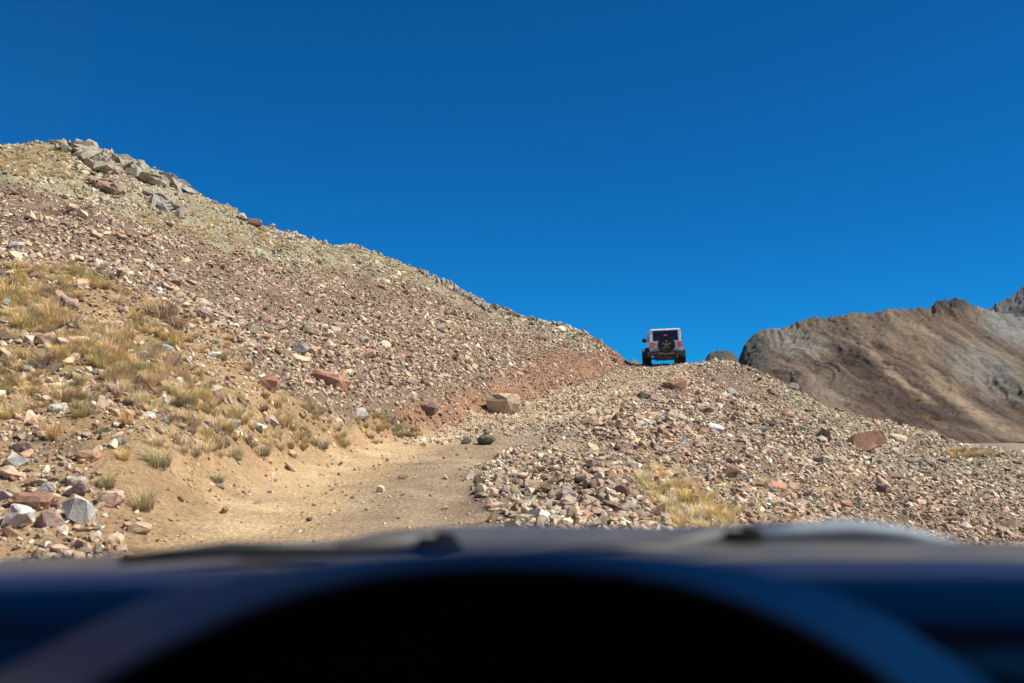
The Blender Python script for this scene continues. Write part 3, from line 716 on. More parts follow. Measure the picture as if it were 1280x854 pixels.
def tuft_label(what, px, py):
    near_ = sorted(SH, key=lambda b: (b[0] - px) ** 2 + 2 * (b[1] - py) ** 2)[:4]
    def side(b):
        dx, dy = px - b[0], py - b[1]
        return ('right of' if dx > 0 else 'left of') if abs(dx) > 1.3 * abs(dy) else ('below' if dy > 0 else 'above')
    opts = ['%s %s the %s' % (what, side(b), b[2]) for b in near_[:2]] + ['%s between the %s and the %s' % (what, a_[2], b[2]) for a_, b in ((near_[0], near_[1]), (near_[0], near_[2]), (near_[1], near_[2]))]
    opts += ['%s %s the %s' % (what, side(b), b[2]) for b in near_[2:]]
    for o_ in opts:
        if o_ not in used_labels and len(o_.split()) <= 16: used_labels.add(o_); return o_
    return what + ' ' + where(px, py)
def where(px, py):
    if px > 700: return 'in the grassy patch low on the right rubble slope'
    if py < 420: return 'in the upper part of the grassy left slope'
    if py < 515: return 'among the stones in the middle of the grassy left slope'
    if px < 160: return 'around the bare soil above the lower left rock pile'
    return 'on the bare bank between the left slope and the dirt track'
for i, (px, py, hp, cn) in enumerate(TU):
    hit, nrm, dist = ground_at(px, py)
    if not hit: print('MISS tuft', px, py); continue
    sc = hp * hit.y / F; dense = cn in ('brown', 'grey', 'green', 'blue', 'red', 'olive')
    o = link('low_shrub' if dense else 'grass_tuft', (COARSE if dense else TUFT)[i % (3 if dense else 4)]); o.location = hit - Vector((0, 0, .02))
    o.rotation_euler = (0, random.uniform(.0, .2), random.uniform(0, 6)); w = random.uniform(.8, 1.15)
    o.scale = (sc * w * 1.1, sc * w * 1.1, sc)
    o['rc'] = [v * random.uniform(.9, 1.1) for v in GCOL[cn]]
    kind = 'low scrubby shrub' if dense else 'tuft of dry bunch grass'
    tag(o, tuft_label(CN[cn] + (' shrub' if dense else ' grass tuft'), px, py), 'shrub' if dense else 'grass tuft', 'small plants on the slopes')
# the uncounted grass between them
def grass_pts(poly, cnt, smin, smax, thr=-.1, cols=('gold', 'straw', 'gold', 'olive', 'brown')):
    x0 = min(p[0] for p in poly); x1 = max(p[0] for p in poly); y0 = min(p[1] for p in poly); y1 = max(p[1] for p in poly)
    out = []
    k = 0
    while len(out) < cnt and k < cnt * 12:
        k += 1; px = RNG.uniform(x0, x1); py = RNG.uniform(y0, y1)
        if not in_poly(np.array([px]), np.array([py]), poly)[0]: continue
        hit, nrm, d = ground_at(px, py)
        if not hit or fbm(np.array([hit.x / 1.3]), np.array([hit.y / 1.3]), 3, 55)[0] < thr: continue
        s = RNG.uniform(smin, smax); c = np.array(GCOL[cols[RNG.integers(len(cols))]]) * RNG.uniform(.8, 1.15)
        out.append((hit.x, hit.y, hit.z - .01, s, *c))
    return out
gp = grass_pts([(-20, 320), (110, 330), (200, 372), (260, 400), (330, 470), (400, 520), (330, 560), (180, 545), (100, 520), (-20, 520)], 320, .06, .20)
gp += grass_pts([(-20, 330), (120, 345), (200, 400), (240, 470), (150, 480), (-20, 440)], 230, .10, .26, -.1)
gp += grass_pts([(795, 580), (850, 590), (925, 640), (930, 670), (850, 672), (820, 640)], 110, .08, .17, -1, ('straw', 'gold', 'straw'))
gp += grass_pts([(180, 250), (330, 290), (370, 318), (300, 312), (180, 280)], 260, .08, .16, -.1, ('gold', 'straw', 'straw'))
gp += grass_pts([(0, 183), (90, 186), (90, 240), (0, 215)], 260, .08, .2, -.4, ('gold', 'straw', 'straw'))
gp += grass_pts([(380, 300), (470, 320), (560, 360), (520, 360), (400, 318)], 160, .07, .14, .0, ('gold', 'straw', 'straw'))
gp += grass_pts([(1186, 565), (1240, 563), (1246, 573), (1190, 574)], 90, .18, .34, -1, ('brown', 'gold', 'olive'))
gp += grass_pts([(200, 420), (300, 450), (410, 520), (400, 560), (260, 575), (150, 545), (100, 500)], 170, .07, .2, -.3, ('straw', 'gold', 'straw', 'brown'))
gp += grass_pts([(930, 590), (1100, 600), (1050, 670), (930, 670)], 60, .08, .16, .2, ('gold', 'straw'))
gp += grass_pts([(360, 500), (540, 530), (520, 556), (380, 560)], 90, .08, .16, .0, ('grey', 'olive', 'gold'))
g = np.array(gp)
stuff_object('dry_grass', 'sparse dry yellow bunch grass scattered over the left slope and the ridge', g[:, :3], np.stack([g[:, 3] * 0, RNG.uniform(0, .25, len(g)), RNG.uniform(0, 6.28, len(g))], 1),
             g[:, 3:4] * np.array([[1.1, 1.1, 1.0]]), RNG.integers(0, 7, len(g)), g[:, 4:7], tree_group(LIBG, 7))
print('grass', len(g))

# ------------------------------------------------------------------ far mountains
def mountain_material():
    m, t, b = new_mat('mountain_rock')
    at_ = N(t, 'ShaderNodeAttribute', attribute_name='soil'); geo = N(t, 'ShaderNodeNewGeometry'); P = geo.outputs['Position']
    c = mulcol(t, at_.outputs['Color'], ramp(t, noise(t, P, 0.12, 8, 0.75), [(0.3, (0.72, 0.72, 0.72)), (0.5, (1, 1, 1)), (0.7, (1.28, 1.27, 1.25))]))
    t.links.new(c, b.inputs['Base Color']); b.inputs['Roughness'].default_value = 0.95; b.inputs['Specular IOR Level'].default_value = 0.05
    bump(t, b, noise(t, P, 0.16, 12, 0.8), 1.0, 5.0)
    return m
M_MT = mountain_material()
def mountain(name, sky_pts, Yr, Yf, base, nx, ny, amp, paint, seed, back=1.25, crag=4.0, smooth=True):
    pxs = np.linspace(sky_pts[0][0], sky_pts[-1][0], nx)
    pys = np.interp(pxs, [p[0] for p in sky_pts], [p[1] for p in sky_pts])
    V = np.array([1.0]); t = np.concatenate([np.linspace(0, 1, ny), np.linspace(1.06, back, 12)])
    T, PX = np.meshgrid(t, pxs, indexing='ij'); PY = np.tile(pys, (len(t), 1))
    ker = np.exp(-np.linspace(-2, 2, max(3, nx // 8) | 1) ** 2); ker /= ker.sum(); h_ = len(ker) // 2
    low_ = np.array([pys[max(0, q_ - nx // 12):q_ + nx // 12 + 1].max() for q_ in range(nx)])
    low_ = np.minimum(low_, pys + 16)
    sm = np.convolve(np.concatenate([np.full(h_, low_[0]), low_, np.full(h_, low_[-1])]), ker, 'valid')
    pass
    if not smooth: sm = pys
    wd = np.clip((T - .90) / .10, 0, 1)
    PY = sm[None] * (1 - wd) + pys[None] * wd
    a = (PX - 640) / F
    el = np.arctan((427 - PY) / F) + PITCH
    Zr = CAM.z + np.tan(el) * Yr * np.sqrt(1 + 0 * a)
    Y = Yf + (Yr - Yf) * T
    X = a * Y / (CP + SP * np.tan(0.0)) * 1.0
    prof = np.where(T <= 1, 0.30 * T + 0.70 * T ** 1.35, 1 - (T - 1) * 3.2)
    Z = base + (Zr - base) * prof
    env = np.sin(np.clip(T, 0, 1) * math.pi) ** 0.6
    D = (X * 0.80 + Y * 0.6); E = (-X * 0.6 + Y * 0.8)
    # gullies run down and to the right, so the relief is stretched along that line
    g1 = ridged((X + .08 * Y) / 62 + 0.5 * fbm(X / 160, Y / 160, 3, seed), Y / 520, 4, seed + 3)
    Z = Z + env * amp * (g1 - 0.7) + env * amp * 0.35 * fbm(X / 22, Y / 60, 5, seed + 9) + crag * (ridged(X / 30 + fbm(X / 40, Y / 40, 3, seed + 6), Y / 30, 5, seed + 5) - 1.0) * np.where(T > 0.93, .55, 0.22) + crag * .35 * (ridged(X / 9, Y / 9, 3, seed + 15) - .9) * np.where(T > .9, 1.3, .5)
    P = np.stack([X.ravel(), Y.ravel(), Z.ravel()], 1)
    me = mesh_np(name, P, grid_faces(len(t), nx), M_MT, True)
    px, py, w = project(P)
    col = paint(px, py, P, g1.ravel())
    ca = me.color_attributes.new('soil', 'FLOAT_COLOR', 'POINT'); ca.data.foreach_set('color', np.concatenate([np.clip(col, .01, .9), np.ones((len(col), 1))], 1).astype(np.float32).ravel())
    return link(name, me)
def blob(px, py, x, y, rx, ry, ang=0, soft=.6):
    c, s = math.cos(ang), math.sin(ang); dx = px - x; dy = py - y
    q = np.hypot((dx * c + dy * s) / rx, (-dx * s + dy * c) / ry)
    return sstep(1 + soft, 1 - soft, q)
def paint_main(px, py, P, g1):
    X, Y = P[:, 0], P[:, 1]
    jx = px + 3 * fbm(X / 12, Y / 18, 4, 301); jy = py + 2.5 * fbm(X / 18 + 9, Y / 18, 4, 302)
    n1 = fbm(X / 60, Y / 60, 5, 303)[:, None]
    XW = X + .06 * Y + 1.2 * fbm(X / 40, Y / 90, 3, 304); strk = fbm(XW / 9, Y / 150, 4, 305)[:, None]
    strk2 = fbm(XW / 3.2, Y / 70, 3, 306)[:, None]
    fan = sstep(.2, .7, fbm(XW / 17, Y / 240, 3, 307))[:, None]
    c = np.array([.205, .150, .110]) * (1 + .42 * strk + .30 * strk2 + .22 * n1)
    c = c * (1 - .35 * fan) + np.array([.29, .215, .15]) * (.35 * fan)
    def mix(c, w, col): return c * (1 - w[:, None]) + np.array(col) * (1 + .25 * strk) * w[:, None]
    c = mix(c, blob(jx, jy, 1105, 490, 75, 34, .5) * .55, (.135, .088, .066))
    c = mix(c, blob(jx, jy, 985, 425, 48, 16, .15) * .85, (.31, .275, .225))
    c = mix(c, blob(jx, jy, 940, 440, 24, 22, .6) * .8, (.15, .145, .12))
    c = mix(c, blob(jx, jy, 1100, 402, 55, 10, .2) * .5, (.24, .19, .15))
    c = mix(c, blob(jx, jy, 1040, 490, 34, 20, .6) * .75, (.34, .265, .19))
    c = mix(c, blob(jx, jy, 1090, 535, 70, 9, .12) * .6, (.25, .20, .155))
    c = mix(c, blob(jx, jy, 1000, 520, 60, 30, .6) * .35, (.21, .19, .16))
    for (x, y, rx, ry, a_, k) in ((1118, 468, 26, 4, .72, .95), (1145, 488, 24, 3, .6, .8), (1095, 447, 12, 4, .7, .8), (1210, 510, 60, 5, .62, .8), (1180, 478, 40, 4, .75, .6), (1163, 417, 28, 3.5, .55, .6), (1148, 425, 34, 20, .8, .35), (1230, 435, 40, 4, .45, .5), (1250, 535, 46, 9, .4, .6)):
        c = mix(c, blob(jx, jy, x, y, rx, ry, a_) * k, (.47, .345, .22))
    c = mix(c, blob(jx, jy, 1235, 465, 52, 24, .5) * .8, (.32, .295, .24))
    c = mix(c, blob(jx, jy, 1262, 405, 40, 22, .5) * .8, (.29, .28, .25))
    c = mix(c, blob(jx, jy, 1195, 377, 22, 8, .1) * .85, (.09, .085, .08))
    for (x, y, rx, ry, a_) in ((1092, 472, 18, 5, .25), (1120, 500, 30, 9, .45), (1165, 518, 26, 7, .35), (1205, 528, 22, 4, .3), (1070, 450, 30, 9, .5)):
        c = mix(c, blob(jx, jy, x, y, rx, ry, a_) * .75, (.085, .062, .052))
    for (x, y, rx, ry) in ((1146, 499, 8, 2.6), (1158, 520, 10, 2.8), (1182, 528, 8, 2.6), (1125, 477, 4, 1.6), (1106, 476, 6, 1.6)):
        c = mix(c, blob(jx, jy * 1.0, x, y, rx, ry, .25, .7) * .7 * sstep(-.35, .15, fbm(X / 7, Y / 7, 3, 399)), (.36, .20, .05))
    return c
def paint_grey(px, py, P, g1):
    n1 = fbm(P[:, 0] / 60, P[:, 1] / 60, 5, 310)[:, None]; n2 = fbm(P[:, 0] / 20, P[:, 1] / 300, 4, 311)[:, None]
    return np.array([.19, .185, .175]) * (1 + .35 * n1 + .35 * n2)
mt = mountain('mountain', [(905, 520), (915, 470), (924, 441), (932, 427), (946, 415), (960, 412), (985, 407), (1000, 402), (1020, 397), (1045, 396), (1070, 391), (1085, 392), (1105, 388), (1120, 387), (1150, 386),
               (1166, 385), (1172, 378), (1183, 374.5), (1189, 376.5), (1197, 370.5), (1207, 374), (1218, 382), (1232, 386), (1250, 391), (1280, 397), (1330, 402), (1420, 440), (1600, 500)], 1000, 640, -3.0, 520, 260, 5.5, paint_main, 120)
tag(mt, 'brown bare mountain with diagonal gullies beyond the right rubble slope', kind='structure')
m2 = mountain('mountain', [(1120, 520), (1180, 440), (1225, 398), (1240, 384), (1252, 378), (1264, 372), (1280, 361), (1310, 340), (1370, 330), (1460, 380), (1700, 470)], 1900, 1300, -3.0, 240, 120, 22.0, paint_grey, 140, crag=10)
tag(m2, 'grey rocky peak behind the brown mountain at the right edge', kind='structure')
m3 = mountain('mountain', [(872, 490), (880, 455), (883, 446), (887, 441.5), (893, 439), (901, 438.5), (909, 438), (915, 440.5), (920, 446), (924, 455), (932, 490)], 760, 640, -3.0, 130, 70, 2.0, lambda px, py, P, g: paint_grey(px, py, P, g) * np.array([.85, .80, .72]), 160, crag=1.6, smooth=False)
tag(m3, 'small dark knoll on the skyline between the car and the brown mountain', kind='structure')
m4 = mountain('mountain', [(690, 500), (770, 452), (790, 448.5), (802, 455), (816, 463), (840, 475)], 1500, 1200, -3.0, 100, 60, 4.0, paint_grey, 170, crag=3)
tag(m4, 'sliver of far grey hill seen left of the white off road car', kind='structure')

# ------------------------------------------------------------------ mesh builder for the cars
class MB:
    def __init__(s): s.bm = bmesh.new()
    def box(s, x0, x1, y0, y1, z0, z1, bev=0.0, top=None, rot=None):
        """box; top = (dx0, dx1, dy0, dy1) moves the edges of its upper face inwards"""
        d = top or (0, 0, 0, 0)
        co = [(x0, y0, z0), (x1, y0, z0), (x1, y1, z0), (x0, y1, z0), (x0 + d[0], y0 + d[2], z1), (x1 - d[1], y0 + d[2], z1), (x1 - d[1], y1 - d[3], z1), (x0 + d[0], y1 - d[3], z1)]
        v = [s.bm.verts.new(c) for c in co]
        fs = [s.bm.faces.new([v[i] for i in f]) for f in ((3, 2, 1, 0), (4, 5, 6, 7), (0, 1, 5, 4), (1, 2, 6, 5), (2, 3, 7, 6), (3, 0, 4, 7))]
        if rot: bmesh.ops.rotate(s.bm, verts=v, cent=((x0 + x1) / 2, (y0 + y1) / 2, (z0 + z1) / 2), matrix=Euler(rot).to_matrix())
        if bev: 
            es = list({e for f in fs for e in f.edges}); bmesh.ops.bevel(s.bm, geom=es, offset=bev, segments=2, affect='EDGES', clamp_overlap=True)
        return s
    def lathe(s, prof, cx, cy, cz, n=36, axis='x'):
        rings = []
        for (r, h) in prof:
            ring = []
            for k in range(n):
                a = 2 * math.pi * k / n; c, q = r * math.cos(a), r * math.sin(a)
                ring.append(s.bm.verts.new((cx + h, cy + c, cz + q) if axis == 'x' else (cx + c, cy + h, cz + q)))
            rings.append(ring)
        for a, b in zip(rings, rings[1:]):
            for k in range(n): s.bm.faces.new((a[k], a[(k + 1) % n], b[(k + 1) % n], b[k]))
        return s
    def loft(s, rows, close=False):
        R = [[s.bm.verts.new(p) for p in row] for row in rows]
        for a, b in zip(R, R[1:]):
            for k in range(len(a) - 1): s.bm.faces.new((a[k], a[k + 1], b[k + 1], b[k]))
        return s
    def prism(s, pts, axis, h0, h1):
        def mk(p, h): return (h, p[0], p[1]) if axis == 'x' else (p[0], h, p[1]) if axis == 'y' else (p[0], p[1], h)
        a = [s.bm.verts.new(mk(p, h0)) for p in pts]; b = [s.bm.verts.new(mk(p, h1)) for p in pts]; n_ = len(pts)
        s.bm.faces.new(a); s.bm.faces.new(b[::-1])
        for k in range(n_): s.bm.faces.new((a[k], b[k], b[(k + 1) % n_], a[(k + 1) % n_]))
        return s
    def tube(s, pts, r, n=10):
        rings = []
        for i, p in enumerate(pts):
            p = Vector(p); d = (Vector(pts[min(i + 1, len(pts) - 1)]) - Vector(pts[max(i - 1, 0)])).normalized()
            u = d.orthogonal().normalized(); v = d.cross(u)
            rr = r[i] if isinstance(r, (list, tuple)) else r
            rings.append([s.bm.verts.new(p + (u * math.cos(2 * math.pi * k / n) + v * math.sin(2 * math.pi * k / n)) * rr) for k in range(n)])
        for a, b in zip(rings, rings[1:]):
            for k in range(n): s.bm.faces.new((a[k], a[(k + 1) % n], b[(k + 1) % n], b[k]))
        s.bm.faces.new(rings[0]); s.bm.faces.new(rings[-1]); return s
    def build(s, name, mat, parent, smooth=False):
        bmesh.ops.recalc_face_normals(s.bm, faces=s.bm.faces[:])
        me = bpy.data.meshes.new(name); s.bm.to_mesh(me); s.bm.free(); me.materials.append(mat)
        if smooth:
            for p in me.polygons: p.use_smooth = True
        return link(name, me, parent)
M_WHITE = plain_mat('white_paint', (.88, .89, .90), .28, 0, .5, .4, dirt=(.76, .72, .65), dscale=1.3)
M_TRIM = plain_mat('black_trim', (.035, .037, .04), .55, dirt=(.16, .12, .09), dscale=4)
M_TYRE = plain_mat('tyre_rubber', (.022, .022, .022), .8, spec=.2, dirt=(.10, .08, .06), dscale=5, bstr=.4)
M_GLASSD = plain_mat('dark_glass', (.02, .028, .045), .08, spec=.5)
M_LAMP = plain_mat('red_lamp', (.6, .03, .02), .25, emit=(1, .07, .03), estr=.35)
M_LAMPH = plain_mat('lamp_housing', (.10, .02, .02), .4)
M_ALLOY = plain_mat('wheel_alloy', (.30, .31, .33), .45, .5)
M_MUD_BOUNCE = plain_mat('dusty_bounce_metal', (.30, .205, .13), .8, dirt=(.14, .10, .07), dscale=9)  # dusty axle and exhaust; also the painted ground reflection on the bumper centre

def tyre_prof(R, w):
    h = w / 2
    return [(R * .62, -h * .80), (R * .70, -h * .96), (R * .88, -h), (R * .97, -h * .88), (R, -h * .72), (R, -h * .40), (R * .975, -h * .38), (R * .975, -h * .30), (R, -h * .28),
            (R, h * .28), (R * .975, h * .30), (R * .975, h * .38), (R, h * .40), (R, h * .72), (R * .97, h * .88), (R * .88, h), (R * .70, h * .96), (R * .62, h * .80), (R * .60, 0), (R * .62, -h * .80)]
def tread(mb, cx, cy, cz, R, w, axis, nblk=30):
    for k in range(nblk):
        a = 2 * math.pi * (k + .5) / nblk
        for s in (-1, 1):
            o = s * w * .36; wd = w * .15; l = R * .075; c, q = math.cos(a), math.sin(a)
            pts = []
            for (du, dr, dh) in ((-l, -.02, -wd), (l, -.02, -wd), (l, -.02, wd), (-l, -.02, wd), (-l, .016, -wd), (l, .016, -wd), (l, .016, wd), (-l, .016, wd)):
                yy = (R + dr) * c - du * q; zz = (R + dr) * q + du * c
                pts.append(mb.bm.verts.new((cx + o + dh, cy + yy, cz + zz) if axis == 'x' else (cx + yy, cy + o + dh, cz + zz)))
            for f in ((4, 5, 6, 7), (0, 1, 5, 4), (1, 2, 6, 5), (2, 3, 7, 6), (3, 0, 4, 7)): mb.bm.faces.new([pts[i] for i in f])

def build_suv():
    root = bpy.data.objects.new('off_road_car', None); COL.objects.link(root)
    tag(root, 'white boxy off road car at the crest of the track, spare wheel on its tailgate', 'car')
    body = MB()
    body.box(-.77, .77, -.80, 1.95, .60, 1.14, .03)
    body.prism([(1.9, .60), (1.9, 1.12), (3.05, 1.06), (3.12, .98), (3.12, .62)], 'x', -.62, .62)
    body.build('body', M_WHITE, root)
    top = MB()
    # hardtop shell around the rear window: posts, roof and lower rim
    top.box(-.74, .74, -.80, 1.62, 1.70, 1.80, .035, (.05, .05, .03, .03))
    for s in (-1, 1):
        x0, x1 = (-.755, -.61) if s < 0 else (.61, .755)
        top.box(x0, x1, -.82, -.70, 1.14, 1.72, .02, (.035, -.03, .05, 0) if s < 0 else (-.03, .035, .05, 0))
        sx = s * .735
        top.box(sx - .02, sx + .02, -.70, 1.60, 1.14, 1.22); top.box(sx - .045 - s * .012, sx + .0 - s * .012, -.70, 1.5, 1.62, 1.72)
        for yy in (-.66, .38, 1.32): top.box(sx - .03, sx + .01, yy, yy + .12, 1.2, 1.66)
    top.box(-.62, .62, -.815, -.70, 1.14, 1.215, .01)
    top.build('hardtop', M_WHITE, root)
    g = MB().box(-.60, .60, -.800, -.775, 1.21, 1.705, .0, (.015, .015, .045, -.045)); g.build('rear_window', M_GLASSD, root)
    wv = MB().box(-.10, .16, -.822, -.808, 1.235, 1.25).box(-.11, -.08, -.825, -.805, 1.22, 1.26); wv.build('wiper', M_TRIM, root)
    for s in (-1, 1):
        MB().box(s * .725 - .008, s * .725 + .008, -.55, 1.45, 1.22, 1.64).build('side_window', M_GLASSD, root)
    MB().prism([(1.60, 1.14), (1.95, 1.12), (1.58, 1.72), (1.54, 1.72)], 'x', -.66, .66).build('windscreen', M_GLASSD, root)
    tg = MB().box(-.50, .50, -.822, -.798, .70, 1.13, .01); tg.build('tailgate', M_WHITE, root)
    [MB().box(-.56, -.49, -.84, -.82, z_, z_ + .04, .005).build('hinge', M_TRIM, root) for z_ in (1.03, .80)]
    MB().box(.38, .46, -.84, -.822, .93, .97, .005).build('handle', M_TRIM, root)
    for s in (-1, 1):
        h = MB().box(s * .685 - .085, s * .685 + .085, -.86, -.80, .92, 1.14, .012).build('tail_light', M_LAMPH, root)
        MB().box(s * .685 - .065, s * .685 + .065, -.874, -.858, .95, 1.12, .008).build('lens', M_LAMP, h)
    b = MB().box(-.42, .42, -.975, -.90, .695, .74, .01).build('bumper', M_TRIM, root)
    for s in (-1, 1): MB().prism([(s * .86, .50), (s * .90, .72), (s * .40, .74), (s * .42, .52)], 'y', -.98, -.80).build('bumper_end', M_TRIM, b)
    MB().box(-.40, .40, -.965, -.80, .555, .70, .015).build('bumper_centre', M_MUD_BOUNCE, b)  # tan colour stands in for light reflected off the ground
    MB().box(-.50, .50, -.70, .5, .29, .60, .05).box(-.38, .38, -.79, -.60, .40, .50).box(-.06, .06, -.95, -.7, .44, .555).box(-.55, -.25, -.72, -.45, .42, .58, .03).build('rear_crossmember', M_TRIM, root)
    u = MB().tube([(-.75, 0, .40), (.75, 0, .40)], .045).box(-.16, .04, -.14, .14, .27, .52, .05).tube([(-.45, -.2, .55), (-.42, .05, .34)], .03).tube([(.45, -.2, .55), (.42, .05, .34)], .03)
    u.tube([(-.75, 2.95, .40), (.75, 2.95, .40)], .045).box(-.40, -.30, -.7, 3.0, .50, .62).box(.30, .40, -.7, 3.0, .50, .62).build('axle', M_MUD_BOUNCE, root)
    MB().tube([(.52, -.5, .45), (.52, -.93, .43)], .03).build('exhaust_pipe', M_MUD_BOUNCE, root)
    for s in (-1, 1):
        for yy in (0, 2.95):
            pr = [(math.cos(a) * .52 + yy, .42 + math.sin(a) * .52) for a in np.linspace(.12, math.pi - .12, 12)] + [(math.cos(a) * .46 + yy, .42 + math.sin(a) * .46) for a in np.linspace(math.pi - .12, .12, 12)]
            MB().prism(pr, 'x', min(s * .70, s * .93), max(s * .70, s * .93)).build('fender_flare', M_TRIM if True else M_WHITE, root)
            cx_ = s * .815
            wh = bpy.data.objects.new('wheel', None); COL.objects.link(wh); wh.parent = root; wh.location = (cx_, yy, .41)
            t_ = MB().lathe(tyre_prof(.41, .27), 0, 0, 0); tread(t_, 0, 0, 0, .41, .27, 'x'); t_.build('tyre', M_TYRE, wh)
            r_ = MB().lathe([(.0, s * .05), (.08, s * .07), (.10, s * .04), (.24, s * .10), (.255, s * .11), (.25, -s * .11)], 0, 0, 0); r_.build('rim', M_ALLOY, wh)
    # spare wheel on the tailgate
    sp = bpy.data.objects.new('spare_wheel', None); COL.objects.link(sp); sp.parent = root; sp.location = (.02, -.97, 1.03)
    t_ = MB().lathe(tyre_prof(.385, .25), 0, 0, 0, 40, 'y'); tread(t_, 0, 0, 0, .385, .25, 'y', 28); t_.build('tyre', M_TYRE, sp)
    MB().lathe([(.0, -.02), (.235, -.02), (.245, -.11), (.24, .08)], 0, 0, 0, 32, 'y').build('rim', M_TRIM, sp)
    sk = MB()
    for k in range(5):
        a0 = math.pi / 2 + 2 * math.pi * k / 5
        for da in (-.16, .16):
            a = a0 + da; c, q = math.cos(a), math.sin(a)
            sk.tube([(.05 * math.cos(a0), -.075, .05 * math.sin(a0)), (.235 * c, -.10, .235 * q)], [.022, .018], 6)
    sk.lathe([(.0, -.10), (.055, -.10), (.06, -.06)], 0, 0, 0, 20, 'y').build('spoke', M_ALLOY, sp)
    st = MB().box(-.02, .02, -.90, -.82, 1.08, 1.50).build('brake_light_stalk', M_TRIM, root)
    MB().box(-.075, .075, -.925, -.88, 1.455, 1.505, .008).build('brake_light', M_LAMP, st)
    for s in (-1, 1):
        mm = MB().box(min(s * .78, s * .99), max(s * .78, s * .99), 1.55, 1.63, 1.22, 1.42, .03).box(min(s * .70, s * .80), max(s * .70, s * .80), 1.57, 1.61, 1.24, 1.28); mm.build('mirror', M_TRIM, root)
    MB().box(-.40, -.38, -.845, -.822, .74, .9).build('tailgate_seam', M_TRIM, root)
    return root
suv = build_suv()
p = at(832, 458, 48.0)
zl = float(grid_h(np.array([p.x - .8]), np.array([48.0]))[0]); zr = float(grid_h(np.array([p.x + .8]), np.array([48.0]))[0])
print('suv ground z', zl, zr, 'wanted', p.z)
suv.location = (p.x, 48.0, (zl + zr) / 2 - .07); suv.rotation_euler = (math.radians(4.0), math.radians(-2.2), math.radians(-5.0))

# ------------------------------------------------------------------ the car the photograph is taken from
M_DASH = plain_mat('dash_plastic', (.018, .020, .045), .26, spec=.9, bstr=.1, dscale=20)
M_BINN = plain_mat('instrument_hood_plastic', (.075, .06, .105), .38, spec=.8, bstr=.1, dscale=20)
M_BLACK = plain_mat('black_plastic', (.006, .006, .007), .9, spec=.05)
M_HOOD = plain_mat('dusty_grey_paint', (.07, .068, .07), .5, 0, .4, .1, dirt=(.16, .13, .10), dscale=3)
M_COWL = plain_mat('cowl_plastic', (.06, .058, .055), .6, dirt=(.14, .12, .10), dscale=5)
def glass_mat():
    m, t, b = new_mat('windshield_glass'); t.nodes.remove(b)
    tr = N(t, 'ShaderNodeBsdfTransparent'); tr.inputs[0].default_value = (.97, .985, .98, 1); gl = N(t, 'ShaderNodeBsdfGlossy'); gl.inputs['Roughness'].default_value = 0.02
    mx = N(t, 'ShaderNodeMixShader'); mx.inputs[0].default_value = .003
    t.links.new(tr.outputs[0], mx.inputs[1]); t.links.new(gl.outputs[0], mx.inputs[2]); t.links.new(mx.outputs[0], t.nodes['Material Output'].inputs['Surface']); return m
M_GLASS = glass_mat()
CARP = math.radians(4.6); H0 = 1.6
car = bpy.data.objects.new('car', None); COL.objects.link(car); car.location = CAM - Matrix.Rotation(CARP, 3, 'X') @ Vector((0, 0, H0)); car.rotation_euler = (CARP, 0, 0)
tag(car, 'dark blurred car in the foreground with its dashboard, instrument hood, wipers and grey bonnet', 'car')
CAR_LOC = car.location.copy()
def cat_(px, py, y):   # point in the car's own frame on the sight line of a pixel, y metres ahead
    d = Matrix.Rotation(-CARP, 3, 'X') @ ray(px, py); return Vector((0, 0, H0)) + d * (y / d.y)
# dashboard: top pad, face below it
pr = [(.98, -.24), (.84, -.180), (.812, -.1672), (.803, -.1665), (.76, -.1785), (.725, -.190), (.712, -.200), (.705, -.22), (.68, -.60), (.98, -.60)]
def dash_pts(x): 
    dz = -.012 * ((x - .3) / .8) ** 2
    return [(x, y, H0 + z + dz) for (y, z) in pr]
MB().loft([dash_pts(x) for x in np.linspace(-.52, 1.15, 24)]).build('dashboard', M_DASH, car, True)
# instrument hood: an arched shell whose near lip and outer skirt flare into the pad
inner = [(60, 905), (120, 854), (200, 810), (300, 765), (380, 738), (460, 719), (540, 709), (620, 706), (700, 708), (780, 715), (860, 731), (940, 757), (1010, 788), (1070, 822), (1120, 856), (1180, 905)]
outer = [(-90, 905), (-20, 852), (85, 798), (200, 742), (310, 713), (400, 699), (500, 690), (600, 684), (690, 684), (780, 688), (860, 695), (930, 708), (1010, 728), (1120, 778), (1232, 852), (1300, 905)]
rows = []
for t in (0, .12, .3, .5, .7, .88, 1.0):
    row = []
    for (a, b) in zip(inner, outer):
        px = a[0] + (b[0] - a[0]) * t; py = a[1] + (b[1] - a[1]) * t
        y = .52 + .075 * t - .055 * t * max(0, 1 - abs(px - 620) / 500)
        row.append(cat_(px, py, y + .0 * math.sin(math.pi * t)))
    rows.append(row)
lip = [cat_(a[0] + (620 - a[0]) * .02, a[1] + 7, .55) for a in inner]
back = [cat_(b[0] + (620 - b[0]) * .0, b[1] + 8, .74) for b in outer]
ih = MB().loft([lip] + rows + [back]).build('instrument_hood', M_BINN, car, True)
face = MB(); c0 = cat_(620, 1050, .60); ring = [cat_(a[0], a[1] + 4, .56) for a in inner]
face.loft([ring, [cat_(a[0], 1050, .50) for a in inner]]).build('gauge_panel', M_BLACK, car)
low = MB().box(-.55, 1.2, .50, .62, H0 - .75, H0 - .215).build('dash_face', M_BLACK, car)
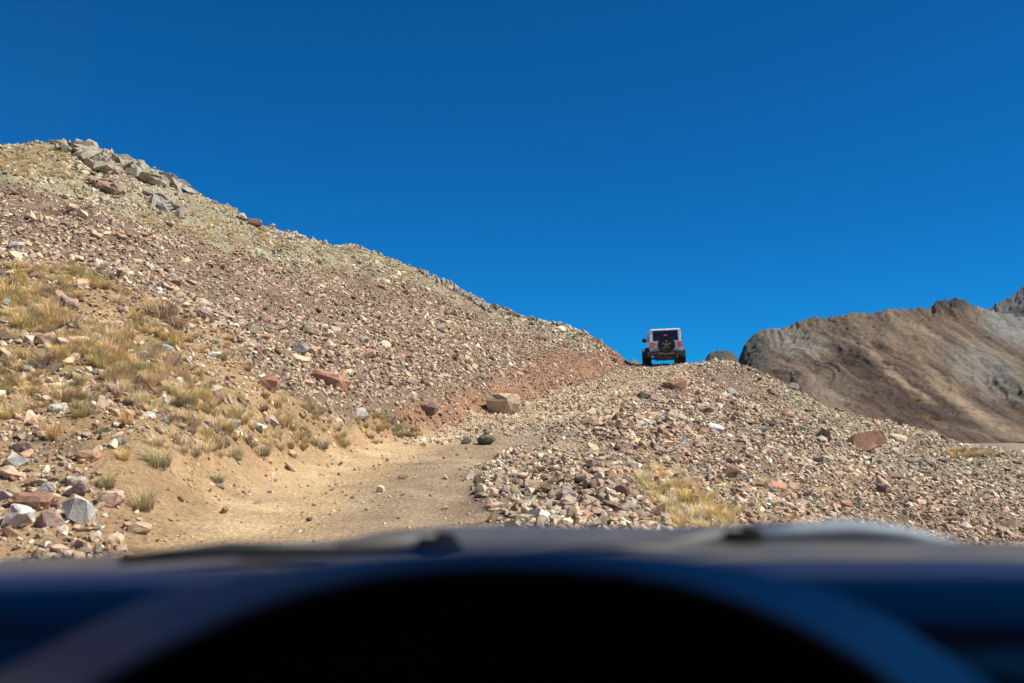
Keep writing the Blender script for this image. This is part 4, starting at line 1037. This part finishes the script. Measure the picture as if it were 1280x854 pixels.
# windshield base, cowl and bonnet
MB().loft([[(x, .99, H0 - .203 - .03 * ((x - .35) / .8) ** 2), (x, 1.06, H0 - .198 - .03 * ((x - .35) / .8) ** 2), (x, 1.16, H0 - .215 - .03 * ((x - .35) / .8) ** 2), (x, 1.16, H0 - .3)] for x in np.linspace(-.5, 1.2, 20)]).build('cowl', M_COWL, car, True)
sil = [(-300, 720), (-100, 708), (0, 704), (90, 702), (180, 694), (300, 686), (420, 677), (470, 666), (540, 661), (640, 659), (760, 661), (880, 662), (940, 660), (1000, 655), (1060, 655), (1120, 662), (1180, 674), (1240, 682), (1320, 685), (1500, 700)]
rows = []
for y, dz in ((1.14, -.03), (1.20, -.008), (1.32, 0), (1.5, -.028), (1.8, -.085), (2.15, -.17), (2.3, -.24), (2.36, -.45), (2.36, -.7)):
    rows.append([cat_(px, py, 1.32) + Vector((0, y - 1.32, dz)) for (px, py) in sil])
MB().loft(rows).build('bonnet', M_HOOD, car, True)
# wipers: pivot, arm, blade
def wiper(piv, mid_, tip, b0, b1):
    P0, P1, P2 = cat_(*piv), cat_(*mid_), cat_(*tip)
    a = MB().tube([P0, P1, P2], [.013, .009, .006], 8).build('wiper_arm', M_TRIM, car, True)
    MB().tube([P0 + Vector((0, 0, -.045)), P0 + Vector((0, 0, -.01)), P0 + Vector((0, 0, .006))], [.030, .031, .020], 14).build('wiper_pivot', M_BLACK, a, True)
    MB().tube([cat_(*b0), (cat_(*b0) + cat_(*b1)) / 2 + Vector((0, 0, .004)), cat_(*b1)], [.005, .009, .005], 8).build('wiper_blade', M_TRIM, a, True)
wiper((545, 676, 1.08), (440, 686, 1.08), (300, 691, 1.06), (420, 683, 1.04), (150, 700, 1.04))
wiper((925, 668, 1.08), (820, 686, 1.08), (690, 692, 1.06), (880, 690, 1.04), (640, 696, 1.04))
MB().tube([cat_(935, 676, 1.14), cat_(1000, 667, 1.15), cat_(1060, 664, 1.15), cat_(1130, 670, 1.15), cat_(1200, 682, 1.14)], [.004, .012, .014, .011, .004], 10).build('wiper_cover', plain_mat('pale_blue_grey_trim', (.20, .24, .28), .6, 0), car, True)
MB().tube([cat_(300, 690, 1.14), cat_(430, 683, 1.14), cat_(520, 679, 1.14)], [.003, .006, .004], 8).build('cowl_trim', M_COWL, car, True)
# glass, roof, pillars
ws = [[cat_(-260, 712, .97), cat_(1540, 712, .97)], [Vector((-.42, .70, H0 + .50)), Vector((1.08, .70, H0 + .50))]]
wl = MB(); 
rw_ = []
for t in np.linspace(0, 1, 8):
    L = ws[0][0].lerp(ws[1][0], t); R_ = ws[0][1].lerp(ws[1][1], t)
    rw_.append([L.lerp(R_, k / 12) + Vector((0, .06 * math.sin(math.pi * k / 12), 0)) for k in range(13)])
wl.loft(rw_).build('windshield', M_GLASS, car, True)
MB().box(-.50, 1.16, -1.6, .72, H0 + .50, H0 + .54, .015).build('roof', M_HOOD, car)  # out of view; added, with a lengthened front edge, to shade the dash
for x in (-.52, 1.18):
    MB().tube([(x - .02 * (1 if x > 0 else -1), .70, H0 + .51), (x + (.12 if x > 0 else -.12), 1.0, H0 - .2)], .03, 8).build('pillar', M_BLACK, car)
    MB().box(x - .05, x + .05, -1.6, .98, H0 - 1.25, H0 - .36, .03).build('door', M_BLACK, car)
MB().box(-.55, 1.25, -1.7, -1.6, H0 - 1.25, H0 + .52, .02).build('rear_bulkhead', M_HOOD, car)
MB().box(-.50, 1.16, -1.6, .98, H0 - 1.27, H0 - 1.22).build('car_floor', M_BLACK, car)
for x in (-.42, 1.12):
    MB().box(x - .14, x + .14, 1.2, 2.35, H0 - 1.1, H0 - .55, .05).build('wing', M_HOOD, car)
    for y in (1.75, -1.0):
        wh = bpy.data.objects.new('wheel', None); COL.objects.link(wh); wh.parent = car; wh.location = (x, y, .37)
        MB().lathe(tyre_prof(.37, .24), 0, 0, 0).build('tyre', M_TYRE, wh); MB().lathe([(.0, .09), (.20, .09), (.225, .1), (.22, -.1), (.0, -.09)], 0, 0, 0).build('rim', M_ALLOY, wh)
print('done', len(bpy.data.objects))
